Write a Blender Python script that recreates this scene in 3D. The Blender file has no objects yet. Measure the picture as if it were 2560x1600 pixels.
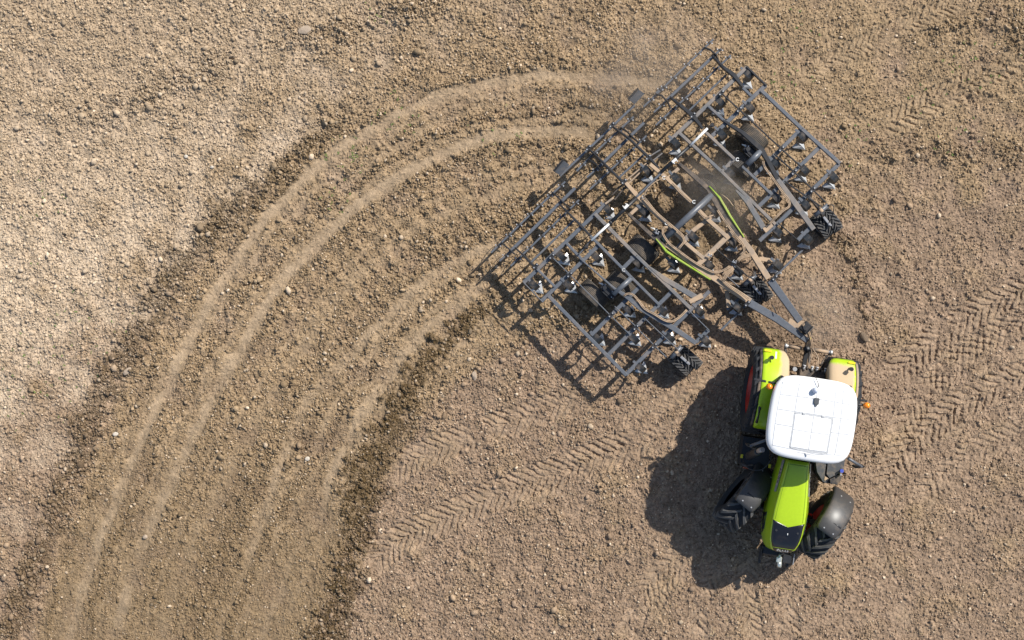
import bpy, bmesh, math, random
import numpy as np
from mathutils import Vector, Matrix

# ------------------------------------------------------------------ camera, sky, sun, exposure
scene = bpy.context.scene
H_CAM = 30.0                      # drone height in metres
F_PX = 105.0 * H_CAM              # focal length in photo pixels (photo is 2560 wide)
NADIR = (1500.0, 800.0)           # photo pixel straight below the drone
TILT = math.atan((NADIR[0] - 1280.0) / F_PX)

cam_data = bpy.data.cameras.new('drone_camera')
cam_data.sensor_fit = 'HORIZONTAL'
cam_data.sensor_width = 36.0
cam_data.lens = 36.0 * F_PX / 2560.0
cam_data.clip_start = 0.5
cam_data.clip_end = 3000.0
camera = bpy.data.objects.new('drone_camera', cam_data)
camera.location = (0, 0, H_CAM)
camera.rotation_euler = (0, TILT, 0)
scene.collection.objects.link(camera)
scene.camera = camera

SUN_EL = math.radians(43.0)
SUN_DIR = Vector((0.755 * math.cos(SUN_EL), 0.656 * math.cos(SUN_EL), math.sin(SUN_EL)))
world = bpy.data.worlds.new('World')
scene.world = world
world.use_nodes = True
wn = world.node_tree
wn.nodes.clear()
sky = wn.nodes.new('ShaderNodeTexSky')
sky.sky_type = 'NISHITA'
sky.sun_disc = False
sky.sun_elevation = SUN_EL
sky.sun_rotation = math.atan2(SUN_DIR.x, SUN_DIR.y)
sky.altitude = 200
bg = wn.nodes.new('ShaderNodeBackground')
bg.inputs['Strength'].default_value = 0.11
wo = wn.nodes.new('ShaderNodeOutputWorld')
wn.links.new(sky.outputs[0], bg.inputs['Color'])
wn.links.new(bg.outputs[0], wo.inputs['Surface'])

sun_data = bpy.data.lights.new('sun', 'SUN')
sun_data.energy = 5.0
sun_data.angle = math.radians(0.53)
sun_data.color = (1.0, 0.95, 0.87)
sun = bpy.data.objects.new('sun', sun_data)
sun.rotation_euler = (-SUN_DIR).to_track_quat('-Z', 'Y').to_euler()
sun.location = SUN_DIR * 60
scene.collection.objects.link(sun)

scene.view_settings.view_transform = 'Standard'
scene.view_settings.look = 'None'
scene.view_settings.gamma = 1.0
scene.view_settings.exposure = 0.40
scene.view_settings.use_curve_mapping = False
scene.cycles.max_bounces = 6
scene.cycles.diffuse_bounces = 3
scene.cycles.glossy_bounces = 3
scene.cycles.transmission_bounces = 4
scene.cycles.volume_bounces = 1
scene.cycles.use_denoising = True

# ------------------------------------------------------------------ helpers
COL = scene.collection
_ca, _sa = math.cos(TILT), math.sin(TILT)

def P(px, py, z=0.0):
    """point at height z that the survey photo shows at pixel (px, py)"""
    u = (px - 1280.0) / F_PX
    v = (800.0 - py) / F_PX
    t = (H_CAM - z) / (u * _sa + _ca)
    return Vector((t * (u * _ca - _sa), t * v, z))

# enlargements of the photo that the measurements were read from: left, top, scale
TILES = {'A1': (1150, 440, 5.04), 'A2': (1500, 60, 5.04), 'A3': (1680, 280, 5.04), 'A4': (1780, 330, 5.04),
         'A5': (1480, 300, 5.04), 'A6': (1800, 660, 5.04), 'T3': (1200, 560, 5.04), 'T4': (1500, 460, 5.04),
         'T5': (1750, 500, 5.04), 'T6': (1480, 660, 5.04), 'T7': (1750, 80, 5.04), 'T8': (1380, 220, 5.04),
         'R1': (1700, 780, 3.78), 'R2': (1700, 1080, 3.78), 'OV': (0, 0, 0.945)}

def Q(tile, x, y, z=0.0):
    ox, oy, s = TILES[tile]
    return P(ox + x / s, oy + y / s, z)

def tag(o, label=None, category=None, group=None, kind=None):
    if label: o['label'] = label
    if category: o['category'] = category
    if group: o['group'] = group
    if kind: o['kind'] = kind
    return o

def empty(name, loc, rotz=0.0):
    o = bpy.data.objects.new(name, None)
    o.empty_display_size = 0.3
    o.location = loc
    o.rotation_euler = (0, 0, rotz)
    COL.objects.link(o)
    return o

def link(name, mesh, mat=None, parent=None, loc=None, rot=None):
    o = bpy.data.objects.new(name, mesh)
    COL.objects.link(o)
    if mat is not None and not mesh.materials:
        mesh.materials.append(mat)
    if parent is not None:
        o.parent = parent
    if loc is not None: o.location = loc
    if rot is not None: o.rotation_euler = rot
    return o

BASES = {}      # world position of an unrotated root, by name

class MB:
    """collects faces and links them as one mesh object"""
    def __init__(self):
        self.v = []; self.f = []; self.sm = []
    def add(self, verts, faces, smooth=False):
        b = len(self.v)
        self.v.extend([tuple(p) for p in verts])
        self.f.extend([tuple(i + b for i in f) for f in faces])
        self.sm.extend([smooth] * len(faces))
        return self
    def box(self, c, size, rot=None, bevel=0.0):
        """box with chamfered vertical and top edges"""
        sx, sy, sz = size[0] / 2, size[1] / 2, size[2] / 2
        b = min(bevel, sx * .9, sy * .9, sz * .9)
        if b <= 0:
            vs = [(x, y, z) for z in (-sz, sz) for y in (-sy, sy) for x in (-sx, sx)]
            fs = [(0, 2, 3, 1), (4, 5, 7, 6), (0, 1, 5, 4), (2, 6, 7, 3), (0, 4, 6, 2), (1, 3, 7, 5)]
        else:
            def ring(ix, iy, z, c_):
                return [(-ix + c_, -iy, z), (ix - c_, -iy, z), (ix, -iy + c_, z), (ix, iy - c_, z),
                        (ix - c_, iy, z), (-ix + c_, iy, z), (-ix, iy - c_, z), (-ix, -iy + c_, z)]
            rs = [ring(sx - b, sy - b, -sz, b * .5), ring(sx, sy, -sz + b, b), ring(sx, sy, sz - b, b), ring(sx - b, sy - b, sz, b * .5)]
            vs = [p for r in rs for p in r]
            fs = [tuple(range(7, -1, -1)), tuple(range(24, 32))]
            for k in range(3):
                for i in range(8):
                    j = (i + 1) % 8
                    fs.append((k * 8 + i, k * 8 + j, k * 8 + 8 + j, k * 8 + 8 + i))
        M = rot if rot is not None else Matrix.Identity(3)
        c = Vector(c)
        return self.add([c + M @ Vector(p) for p in vs], fs)
    def beam(self, a, b, w, h, bevel=0.008, w2=None):
        """rectangular tube from a to b (points on the tube's top centre line), w across, h deep"""
        a = Vector(a); b = Vector(b)
        d = (b - a)
        L = d.length
        if L < 1e-6: return self
        x = d / L
        y = Vector((0, 0, 1)).cross(x)
        if y.length < 1e-4: y = Vector((0, 1, 0))
        y.normalize()
        z = x.cross(y)
        w2 = w if w2 is None else w2
        bb = bevel
        vs = []
        for p, ww in ((a, w), (b, w2)):
            hw = ww / 2
            for (yy, zz) in ((-hw + bb, 0), (hw - bb, 0), (hw, -bb), (hw, -h + bb), (hw - bb, -h), (-hw + bb, -h), (-hw, -h + bb), (-hw, -bb)):
                vs.append(p + y * yy + z * zz)
        fs = [tuple(range(0, 8)), tuple(range(15, 7, -1))]
        for i in range(8):
            j = (i + 1) % 8
            fs.append((i, i + 8, j + 8, j))
        return self.add(vs, fs)
    def tube(self, pts, r, n=10, smooth=True, caps=True):
        pts = [Vector(p) for p in pts]
        rs = r if isinstance(r, (list, tuple)) else [r] * len(pts)
        vs = []; fs = []
        prev = None
        for i, p in enumerate(pts):
            if i == 0: t = pts[1] - pts[0]
            elif i == len(pts) - 1: t = pts[-1] - pts[-2]
            else: t = (pts[i + 1] - pts[i]).normalized() + (pts[i] - pts[i - 1]).normalized()
            t.normalize()
            if prev is None:
                up = Vector((0, 0, 1)) if abs(t.z) < .9 else Vector((1, 0, 0))
                a = t.cross(up).normalized()
            else:
                a = (prev - t * prev.dot(t))
                a = a.normalized() if a.length > 1e-5 else t.orthogonal().normalized()
            prev = a
            b = t.cross(a)
            for k in range(n):
                an = 2 * math.pi * k / n
                vs.append(p + (a * math.cos(an) + b * math.sin(an)) * rs[i])
        m = len(pts)
        for i in range(m - 1):
            for k in range(n):
                k2 = (k + 1) % n
                fs.append((i * n + k, i * n + k2, (i + 1) * n + k2, (i + 1) * n + k))
        self.add(vs, fs, smooth)
        if caps:
            b0 = len(self.v) - m * n
            self.f.append(tuple(b0 + k for k in range(n - 1, -1, -1))); self.sm.append(False)
            self.f.append(tuple(b0 + (m - 1) * n + k for k in range(n))); self.sm.append(False)
        return self
    def lathe(self, prof, n, M=None, smooth=True, close=False):
        """prof: (radius, along) turned about the local Y axis"""
        M = M if M is not None else Matrix.Identity(4)
        vs = []; fs = []
        m = len(prof)
        for k in range(n):
            an = 2 * math.pi * k / n
            for (r, y) in prof:
                vs.append(M @ Vector((r * math.cos(an), y, r * math.sin(an))))
        for k in range(n):
            k2 = (k + 1) % n
            for i in range(m - 1):
                fs.append((k * m + i, k2 * m + i, k2 * m + i + 1, k * m + i + 1))
        return self.add(vs, fs, smooth)
    def prism(self, pts2, z0, z1, M=None, inset=0.0):
        M = M if M is not None else Matrix.Identity(4)
        n = len(pts2)
        c = Vector((sum(p[0] for p in pts2) / n, sum(p[1] for p in pts2) / n))
        vs = [M @ Vector((p[0], p[1], z0)) for p in pts2]
        vs += [M @ Vector((c.x + (p[0] - c.x) * (1 - inset), c.y + (p[1] - c.y) * (1 - inset), z1)) for p in pts2]
        fs = [tuple(range(n - 1, -1, -1)), tuple(range(n, 2 * n))]
        for i in range(n):
            j = (i + 1) % n
            fs.append((i, j, n + j, n + i))
        return self.add(vs, fs)
    def mesh(self, name, off=None):
        me = bpy.data.meshes.new(name)
        v = self.v
        if off is not None:
            v = [(p[0] - off[0], p[1] - off[1], p[2] - off[2]) for p in v]
        me.from_pydata(v, [], self.f)
        me.polygons.foreach_set('use_smooth', self.sm)
        bm = bmesh.new(); bm.from_mesh(me)
        bmesh.ops.recalc_face_normals(bm, faces=bm.faces)
        bm.to_mesh(me); bm.free()
        me.update()
        return me
    def build(self, name, mat, parent=None, world=True):
        """vertices are in world coordinates; the mesh is made local to an unrotated parent"""
        off = None
        p = parent
        while p is not None and world:
            if p.name in BASES: off = BASES[p.name]
            p = p.parent
        return link(name, self.mesh(name, off), mat, parent)

def catmull(pts, step=0.25):
    pts = [Vector(p) for p in pts]
    out = []
    n = len(pts)
    for i in range(n - 1):
        p0 = pts[i - 1] if i > 0 else pts[0] * 2 - pts[1]
        p1, p2 = pts[i], pts[i + 1]
        p3 = pts[i + 2] if i + 2 < n else pts[-1] * 2 - pts[-2]
        k = max(1, int((p2 - p1).length / step))
        for j in range(k):
            t = j / k
            out.append(0.5 * ((2 * p1) + (p2 - p0) * t + (2 * p0 - 5 * p1 + 4 * p2 - p3) * t * t + (3 * p1 - p0 - 3 * p2 + p3) * t ** 3))
    out.append(pts[-1])
    return out

# ------------------------------------------------------------------ materials
def nodes_of(mat):
    mat.use_nodes = True
    nt = mat.node_tree
    nt.nodes.clear()
    out = nt.nodes.new('ShaderNodeOutputMaterial')
    bsdf = nt.nodes.new('ShaderNodeBsdfPrincipled')
    nt.links.new(bsdf.outputs[0], out.inputs['Surface'])
    return nt, bsdf, out

def N(nt, typ, **kw):
    n = nt.nodes.new(typ)
    for k, v in kw.items():
        setattr(n, k, v)
    return n

def ramp(nt, fac, p0, p1, c0=(0, 0, 0, 1), c1=(1, 1, 1, 1)):
    r = nt.nodes.new('ShaderNodeValToRGB')
    r.color_ramp.elements[0].position = p0; r.color_ramp.elements[0].color = c0
    r.color_ramp.elements[1].position = p1; r.color_ramp.elements[1].color = c1
    nt.links.new(fac, r.inputs[0])
    return r

def mixc(nt, fac, a, b, mode='MIX'):
    m = nt.nodes.new('ShaderNodeMix'); m.data_type = 'RGBA'; m.blend_type = mode
    if isinstance(fac, (int, float)): m.inputs[0].default_value = fac
    else: nt.links.new(fac, m.inputs[0])
    for sock, val in ((m.inputs[6], a), (m.inputs[7], b)):
        if isinstance(val, tuple): sock.default_value = val if len(val) == 4 else (*val, 1)
        else: nt.links.new(val, sock)
    return m.outputs[2]

DUST = (0.40, 0.285, 0.185)

def painted(name, color, rough=0.45, metal=0.0, dust=0.0, scale=3.0, spec=0.5, grime=0.15, coat=0.0):
    """paint, plastic or steel with uneven field dust lying on the faces that look up"""
    m = bpy.data.materials.new(name)
    nt, b, out = nodes_of(m)
    tc = N(nt, 'ShaderNodeNewGeometry')
    n1 = N(nt, 'ShaderNodeTexNoise'); n1.inputs['Scale'].default_value = scale; n1.inputs['Detail'].default_value = 6; n1.inputs['Roughness'].default_value = .62
    nt.links.new(tc.outputs['Position'], n1.inputs['Vector'])
    n2 = N(nt, 'ShaderNodeTexNoise'); n2.inputs['Scale'].default_value = scale * 9; n2.inputs['Detail'].default_value = 4
    nt.links.new(tc.outputs['Position'], n2.inputs['Vector'])
    base = mixc(nt, ramp(nt, n2.outputs['Fac'], .3, .75).outputs[0], tuple(c * (1 - grime) for c in color), tuple(min(1, c * (1 + grime * .5)) for c in color))
    r = ramp(nt, n1.outputs['Fac'], max(0.0, .62 - dust * .55), max(.05, .98 - dust * .55))
    sep = N(nt, 'ShaderNodeSeparateXYZ'); nt.links.new(tc.outputs['Normal'], sep.inputs[0])
    up = N(nt, 'ShaderNodeMapRange'); up.inputs['From Min'].default_value = 0.1; up.inputs['From Max'].default_value = .9
    nt.links.new(sep.outputs['Z'], up.inputs['Value'])
    fm = N(nt, 'ShaderNodeMath', operation='MULTIPLY')
    nt.links.new(r.outputs[0], fm.inputs[0]); nt.links.new(up.outputs[0], fm.inputs[1])
    fm2 = N(nt, 'ShaderNodeMath', operation='MULTIPLY'); fm2.inputs[1].default_value = min(1.0, dust * 1.3)
    nt.links.new(fm.outputs[0], fm2.inputs[0])
    col = mixc(nt, fm2.outputs[0], base, DUST)
    nt.links.new(col, b.inputs['Base Color'])
    rr = N(nt, 'ShaderNodeMapRange'); rr.inputs['To Min'].default_value = rough; rr.inputs['To Max'].default_value = .95
    nt.links.new(fm2.outputs[0], rr.inputs['Value'])
    nt.links.new(rr.outputs[0], b.inputs['Roughness'])
    b.inputs['Metallic'].default_value = metal
    b.inputs['Specular IOR Level'].default_value = spec
    b.inputs['Coat Weight'].default_value = coat
    b.inputs['Coat Roughness'].default_value = .12
    return m
# ------------------------------------------------------------------ the field
rng = np.random.default_rng(11)
X0, X1, Y0, Y1 = -15.4, 11.2, -8.7, 8.7
STEP = 0.0260
GX = int((X1 - X0) / STEP) + 1
GY = int((Y1 - Y0) / STEP) + 1
gx = np.linspace(X0, X1, GX).astype(np.float32)
gy = np.linspace(Y0, Y1, GY).astype(np.float32)
XX, YY = np.meshgrid(gx, gy)

def spectral(seed, lam_lo, lam_hi, beta=1.0):
    """band-limited fractal noise, unit variance"""
    r = np.random.default_rng(seed)
    ny, nx = 1 << (GY - 1).bit_length(), 1 << (GX - 1).bit_length()
    w = r.standard_normal((ny, nx)).astype(np.float32)
    F = np.fft.rfft2(w)
    ky = np.fft.fftfreq(ny, STEP)[:, None]; kx = np.fft.rfftfreq(nx, STEP)[None, :]
    k = np.sqrt(kx * kx + ky * ky) + 1e-6
    amp = k ** (-beta)
    amp[(k < 1 / lam_hi)] = 0
    amp *= np.exp(-(k * lam_lo) ** 2)
    o = np.fft.irfft2(F * amp, s=(ny, nx))[:GY, :GX]
    o -= o.mean(); o /= o.std()
    return o.astype(np.float32)

def sstep(a, b, x):
    t = np.clip((x - a) / (b - a), 0, 1)
    return t * t * (3 - 2 * t)

def path_field(pts, reach):
    """distance along, signed distance across a smooth path; far cells stay at 1e3"""
    line = catmull(pts, .22)
    T = np.full((GY, GX), 0, np.float32); U = np.full((GY, GX), 1e3, np.float32)
    s = 0.0
    for a, b in zip(line[:-1], line[1:]):
        L = (b - a).length
        i0 = max(0, int((min(a.x, b.x) - reach - X0) / STEP)); i1 = min(GX, int((max(a.x, b.x) + reach - X0) / STEP) + 2)
        j0 = max(0, int((min(a.y, b.y) - reach - Y0) / STEP)); j1 = min(GY, int((max(a.y, b.y) + reach - Y0) / STEP) + 2)
        if i1 > i0 and j1 > j0 and L > 1e-6:
            dx, dy = (b.x - a.x) / L, (b.y - a.y) / L
            rx = XX[j0:j1, i0:i1] - a.x; ry = YY[j0:j1, i0:i1] - a.y
            t = np.clip(rx * dx + ry * dy, 0, L)
            ex = rx - t * dx; ey = ry - t * dy
            d = np.sqrt(ex * ex + ey * ey)
            sg = np.where(dx * ry - dy * rx >= 0, d, -d)
            m = d < np.abs(U[j0:j1, i0:i1])
            U[j0:j1, i0:i1][m] = sg[m]
            T[j0:j1, i0:i1][m] = (s + t)[m]
        s += L
    return T, U, s

def ov(*pts):
    return [Q('OV', x, y) for x, y in pts]

warp1 = spectral(1, .25, 2.2, 1.6); warp2 = spectral(2, .1, .8, 1.3); warp3 = spectral(21, .05, .25, 1.0)
rough = np.ones((GY, GX), np.float32)          # how cloddy
smooth_m = np.zeros((GY, GX), np.float32)      # dragged smooth
moist = np.zeros((GY, GX), np.float32)         # freshly turned, dark
macro = np.zeros((GY, GX), np.float32)         # height of ridges and furrows
pale = np.zeros((GY, GX), np.float32)

# regions: pale crusted soil to the upper left, brown worked soil to the right
px_like = XX
ridge1 = ov((860, 250), (740, 340), (650, 420), (560, 490), (480, 565), (400, 660), (340, 780), (280, 870), (222, 960), (188, 1060), (150, 1160), (95, 1300), (50, 1420), (20, 1530))
ridge2 = ov((1215, 690), (1150, 735), (1080, 775), (1000, 865), (950, 950), (905, 1040), (872, 1120), (850, 1220), (832, 1310), (805, 1390), (775, 1470), (765, 1560))
T1, U1, L1 = path_field(ridge1, 5.0)
T2, U2, L2 = path_field(ridge2, 5.0)
far_left = np.clip(sstep(-.1, .7, -U1 + warp1 * .25) * (np.abs(U1) < 900), 0, 1)
# everything beyond the first ridge counts as pale crust
side = (XX + 9.8) * 0.66 - (YY + 1.0) * .74       # signed distance from the chord of ridge 1
pale += sstep(.4, -4.6, side + warp1 * .7 + warp2 * .2)
pale *= np.clip(1 - .6 * sstep(1.5, 7, XX), 0, 1)

for (T_, U_, L_, wd, st) in ((T1, U1, L1, .34, .72), (T2, U2, L2, .36, 1.0)):
    fade = sstep(0, 1.2, T_) 
    uu = U_ + warp2 * .13 + warp1 * .06 + warp3 * .05
    core = np.exp(-np.abs(uu / (wd * (.55 + .45 * sstep(0, 5, T_)))) ** 3) * fade
    patch = .84 + .16 * sstep(-.8, .8, warp2 + warp1 * .5 + .35)
    moist = np.maximum(moist, core * st * patch)
    macro += core * .035
    rough += core * .55

# the strip between the ridges turns brown towards the lower left
strip_pts = ov((1400, 440), (1210, 470), (1040, 540), (905, 630), (790, 735), (690, 860), (610, 990), (540, 1130), (480, 1280), (430, 1420), (395, 1560))
T3_, U3, L3 = path_field(strip_pts, 4.2)
inside = sstep(3.55, 3.1, np.abs(U3) + warp1 * .12) * (np.abs(U3) < 900)
moist = np.maximum(moist, inside * (.03 + .36 * sstep(-1.0, -6.0, YY + warp1 * .9)) * (.7 + .3 * sstep(-1, 1, warp2)))
pale *= 1 - .75 * inside
pale *= 1 - .55 * sstep(.5, 6.5, YY + warp1 * .6)
pale *= .6 + .4 * sstep(-2.0, -9.5, XX + .6 * warp1)
# streaks that run along the worked strip, one furrow beside the other
_rs = np.random.default_rng(3)
_g = np.linspace(-6, 6, 320); _r = np.convolve(_rs.standard_normal(320), [.2, .4, .6, .4, .2], 'same'); _r /= _r.std()
_uu = U3 + warp1 * .05 + warp2 * .02 + .15 * np.sin(T3_ * .5)
streak = np.interp(_uu.ravel(), _g, _r).reshape(GY, GX).astype(np.float32) * inside
streak *= .65 + .35 * sstep(-1, 1, np.roll(warp1, 200, 0))
moist = np.clip(moist + .13 * np.clip(streak, 0, 1.6), 0, 1)
rough += .30 * np.clip(streak, -1.2, 1.3)
smooth_m = np.clip(smooth_m + .34 * np.clip(-streak - .2, 0, 1.4), 0, 1)
macro += .004 * streak

# smooth drag lines left by the harrow
drag = [
    (ov((1610, 208), (1540, 196), (1450, 185), (1300, 180), (1150, 198), (1010, 236), (905, 288), (800, 352), (720, 422), (640, 505), (570, 595), (510, 690), (460, 780), (410, 880), (365, 970), (320, 1070), (270, 1190), (215, 1330), (170, 1480), (150, 1560)), .13, 1.0),
    (ov((1440, 330), (1380, 316), (1250, 312), (1110, 340), (985, 396), (880, 462), (790, 535), (700, 625), (635, 712), (565, 835), (505, 935), (445, 1055), (395, 1160), (345, 1270), (300, 1400), (262, 1540)), .16, 1.0),
    (ov((1400, 225), (1200, 232), (1050, 280), (900, 370), (800, 440)), .10, .5),
    (ov((1230, 560), (1120, 600), (1020, 655), (900, 765), (800, 865), (725, 955), (680, 1055), (640, 1160), (605, 1260), (585, 1350)), .14, .75),
    (ov((1180, 650), (1080, 720), (990, 800), (925, 880), (860, 975), (805, 1075), (770, 1160), (745, 1240)), .15, .8),
    (ov((640, 640), (560, 760), (480, 900), (400, 1040)), .09, .45),
    (ov((900, 580), (800, 680), (700, 800)), .07, .35),
]
for pts, wd, st in drag:
    T_, U_, L_ = path_field(pts, .9)
    e = sstep(0, .8, T_) * sstep(0, 1.5, L_ - T_ + .6)
    q = np.exp(-((U_ + warp2 * .018 + warp1 * .02) / wd) ** 4) * st * e * np.clip(.85 + .2 * warp1, .5, 1)
    smooth_m = np.maximum(smooth_m, q)
    macro -= q * .018
    macro += np.exp(-((np.abs(U_) - wd * 1.7) / (wd * .5)) ** 2) * .012 * e
    moist *= 1 - .5 * q

# furrow waves across the worked strip, running square to the drag lines
wave_T, wave_U = T3_, U3
macro += inside * .019 * np.sin(wave_T * 2 * math.pi / .42 + warp1 * 1.5 + wave_U * .8) * sstep(-2, 2.5, YY) * (1 - np.clip(smooth_m * 1.3, 0, 1))

# cloddy ridges in the upper left and right
for pts, wd, h in ((ov((1010, 15), (930, 30), (850, 55), (760, 75), (690, 90)), .22, .05),
                   (ov((520, 150), (400, 200), (300, 250), (220, 290)), .30, .02),
                   (ov((2419, 60), (2330, 40), (2230, 60)), .28, .05),
                   (ov((2419, 100), (2350, 160), (2290, 210)), .25, .05),
                   (ov((2419, 365), (2280, 355), (2150, 350), (2080, 362)), .20, .04),
                   (ov((1180, 700), (1230, 690), (1290, 720), (1350, 760)), .28, .04),
                   (ov((1985, 555), (2020, 620), (2042, 690), (2050, 750)), .13, .05)):
    T_, U_, L_ = path_field(pts, 1.2)
    q = np.exp(-((U_ + warp2 * .12) / wd) ** 2)
    macro += q * h; rough += q * .6
    moist = np.maximum(moist, q * (.30 if wd > .15 else .62) * sstep(-1.0, .6, warp2))

# tyre tracks: lug prints pressed into the soil
def lug_track(pts, width, pitch, depth, flip=1, bleed=.5, slant=.95):
    global macro, rough, smooth_m
    T_, U_, L_ = path_field(pts, width)
    hw = width / 2
    e = sstep(0, .5, T_) * sstep(0, .5, L_ - T_)
    # prints break up here and there
    patchy = sstep(-1.1 - bleed, .3 - bleed, warp1 * .7 + warp2 * .6)
    a = np.abs(U_ + warp3 * .012)
    inside_ = sstep(hw, hw * .86, a) * e
    sidev = np.where(U_ > 0, 0.0, .5)
    ph = (T_ * flip + a * slant + warp2 * .012 + warp1 * .02) / pitch + sidev
    fr = np.abs((ph - np.floor(ph)) - .5) * 2
    bars = sstep(.48, .80, fr) * np.clip(.95 + .25 * np.roll(warp2, 91, 1), .4, 1.25)
    m = inside_ * patchy
    macro -= m * (depth * .45)
    macro -= m * bars * depth
    rough *= 1 - .55 * m
    smooth_m = np.maximum(smooth_m, .28 * m)
    macro += np.exp(-((a - hw * 1.08) / .05) ** 2) * e * patchy * depth * .35

lug_track(ov((2310, -10), (2180, 42), (2080, 88), (1990, 130), (1930, 160), (1880, 195)), .50, .17, .030, 1, .4)
lug_track(ov((2440, 130), (2340, 170), (2260, 215), (2200, 240), (2140, 275), (2060, 300)), .66, .20, .036, 1, .4)
lug_track(ov((2500, 640), (2400, 690), (2310, 735), (2220, 795), (2150, 850), (2100, 905)), .74, .21, .044, -1, .7)
lug_track(ov((2500, 870), (2410, 890), (2300, 940), (2220, 990), (2150, 1050), (2110, 1110), (2070, 1190)), .74, .21, .042, -1, .6)
lug_track(ov((2440, 740), (2330, 800), (2230, 880), (2150, 960)), .50, .20, .026, 1, .0)
lug_track(ov((905, 1140), (960, 1095), (1060, 1050), (1180, 1005), (1300, 965), (1380, 930)), .74, .20, .036, 1, .5)
lug_track(ov((865, 1350), (930, 1285), (1030, 1235), (1150, 1180), (1290, 1125), (1410, 1080), (1520, 1040)), .80, .205, .042, 1, .8)
lug_track(ov((1650, 1530), (1650, 1450), (1670, 1380), (1720, 1320)), .50, .20, .034, 1, .4)
lug_track(ov((1790, 1530), (1770, 1450), (1760, 1380), (1770, 1300)), .55, .20, .032, 1, .4)
lug_track(ov((1540, 1480), (1560, 1400), (1620, 1330)), .45, .20, .030, 1, .3)
lug_track(ov((2050, 1230), (2080, 1330), (2120, 1430), (2140, 1520)), .45, .20, .020, 1, -.2)
lug_track(ov((1700, 860), (1600, 930), (1520, 980), (1440, 1030)), .50, .20, .020, 1, -.1)

lug_track(ov((2480, 720), (2380, 770), (2290, 830), (2210, 900), (2150, 980), (2110, 1060)), .66, .21, .034, -1, .2)
lug_track(ov((2480, 1010), (2390, 1030), (2300, 1070), (2220, 1130), (2160, 1200)), .66, .21, .030, -1, .2)
lug_track(ov((2480, 800), (2400, 840), (2330, 900), (2270, 980), (2230, 1060)), .50, .20, .018, 1, -.3)
lug_track(ov((1480, 1530), (1500, 1440), (1560, 1350), (1640, 1290)), .66, .20, .034, 1, .3)
lug_track(ov((1870, 1540), (1860, 1450), (1870, 1380)), .60, .20, .030, 1, .3)
lug_track(ov((1240, 1180), (1380, 1110), (1500, 1060), (1600, 1010)), .60, .20, .028, 1, .2)
lug_track(ov((2060, 600), (2100, 680), (2110, 760)), .40, .18, .022, 1, .2)

# soil looks finer towards the lower right, coarser upper left
fine = sstep(-2.5, 3.5, XX + .25 * YY - .5 * np.clip(YY, 0, 8))
rough *= (1.08 - .30 * fine) * (1 - .78 * smooth_m) * (.9 + .22 * sstep(-1.2, 1.5, warp1))
rough *= 1 - .35 * sstep(-2.0, -7.5, YY) * inside

def clods(cell, prob, rmin, rmax, hmin, hmax, seed, rscale=None):
    """irregular tilted lumps on a jittered lattice; returns height and a random tone for each lump"""
    r = np.random.default_rng(seed)
    ncx = int((X1 - X0) / cell) + 4; ncy = int((Y1 - Y0) / cell) + 4
    cx = (np.arange(ncx)[None, :] - 1 + .5 + (r.random((ncy, ncx)) - .5) * .95) * cell + X0
    cy = (np.arange(ncy)[:, None] - 1 + .5 + (r.random((ncy, ncx)) - .5) * .95) * cell + Y0
    ii = np.clip(((cx - X0) / STEP).astype(int), 0, GX - 1); jj = np.clip(((cy - Y0) / STEP).astype(int), 0, GY - 1)
    loc = rough[jj, ii]
    on = r.random((ncy, ncx)) < prob * np.clip(loc, 0, 1.6)
    rad = rmin + (rmax - rmin) * r.random((ncy, ncx)) ** 1.6
    rad *= np.clip(.55 + .5 * loc, .4, 1.25)
    hgt = (hmin + (hmax - hmin) * r.random((ncy, ncx))) * np.clip(.35 + .7 * loc, .2, 1.35)
    th = r.random((ncy, ncx)) * math.pi
    asp = .55 + .45 * r.random((ncy, ncx))
    tx = (r.random((ncy, ncx)) - .5) * 1.1; ty = (r.random((ncy, ncx)) - .5) * 1.1
    tone = r.random((ncy, ncx)) * 2 - 1
    pw = 2.0 + 2.2 * r.random((ncy, ncx))
    I = ((XX - X0) / cell).astype(int) + 1; J = ((YY - Y0) / cell).astype(int) + 1
    Hh = np.zeros((GY, GX), np.float32); Tn = np.zeros((GY, GX), np.float32)
    wx = XX + warp3 * cell * .09; wy = YY + np.roll(warp3, 37, 1) * cell * .09
    for dj in (-1, 0, 1):
        for di in (-1, 0, 1):
            a = np.clip(I + di, 0, ncx - 1); b = np.clip(J + dj, 0, ncy - 1)
            dx = wx - cx[b, a]; dy = wy - cy[b, a]
            c, s = np.cos(th[b, a]), np.sin(th[b, a])
            R = rad[b, a]
            q1 = (dx * c + dy * s) / R; q2 = (-dx * s + dy * c) / (R * asp[b, a])
            p = pw[b, a]
            m = (np.abs(q1) ** p + np.abs(q2) ** p)
            h = hgt[b, a] * (1 + tx[b, a] * q1 * .5 + ty[b, a] * q2 * .5) * np.clip(1 - m, 0, 1) ** .42
            h = np.where(on[b, a] & (m < 1), h, 0)
            k = h > Hh
            Hh[k] = h[k]; Tn[k] = tone[b, a][k]
    return Hh, Tn

c1, t1 = clods(.16, .16, .038, .085, .022, .052, 5)
c2, t2 = clods(.090, .50, .024, .048, .010, .030, 6)
c3, t3 = clods(.060, .80, .018, .034, .006, .020, 7)
cl = np.maximum(np.maximum(c1, c2), c3)
tn = np.where(c1 >= np.maximum(c2, c3), t1, np.where(c2 >= c3, t2, t3)) * (cl > 0.002)
fineN = spectral(31, .03, .20, .6)
medN = spectral(32, .12, .7, 1.2)
Z = macro + cl + .25 * np.minimum(c1, c2) + fineN * (.0045 + .0025 * rough) * (1 - .55 * smooth_m) + medN * .010 * (.4 + .6 * rough) + warp1 * .012
Z -= .03
edge = np.minimum(np.minimum(XX - X0, X1 - XX), np.minimum(YY - Y0, Y1 - YY))
Z *= sstep(0, .35, edge)

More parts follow.
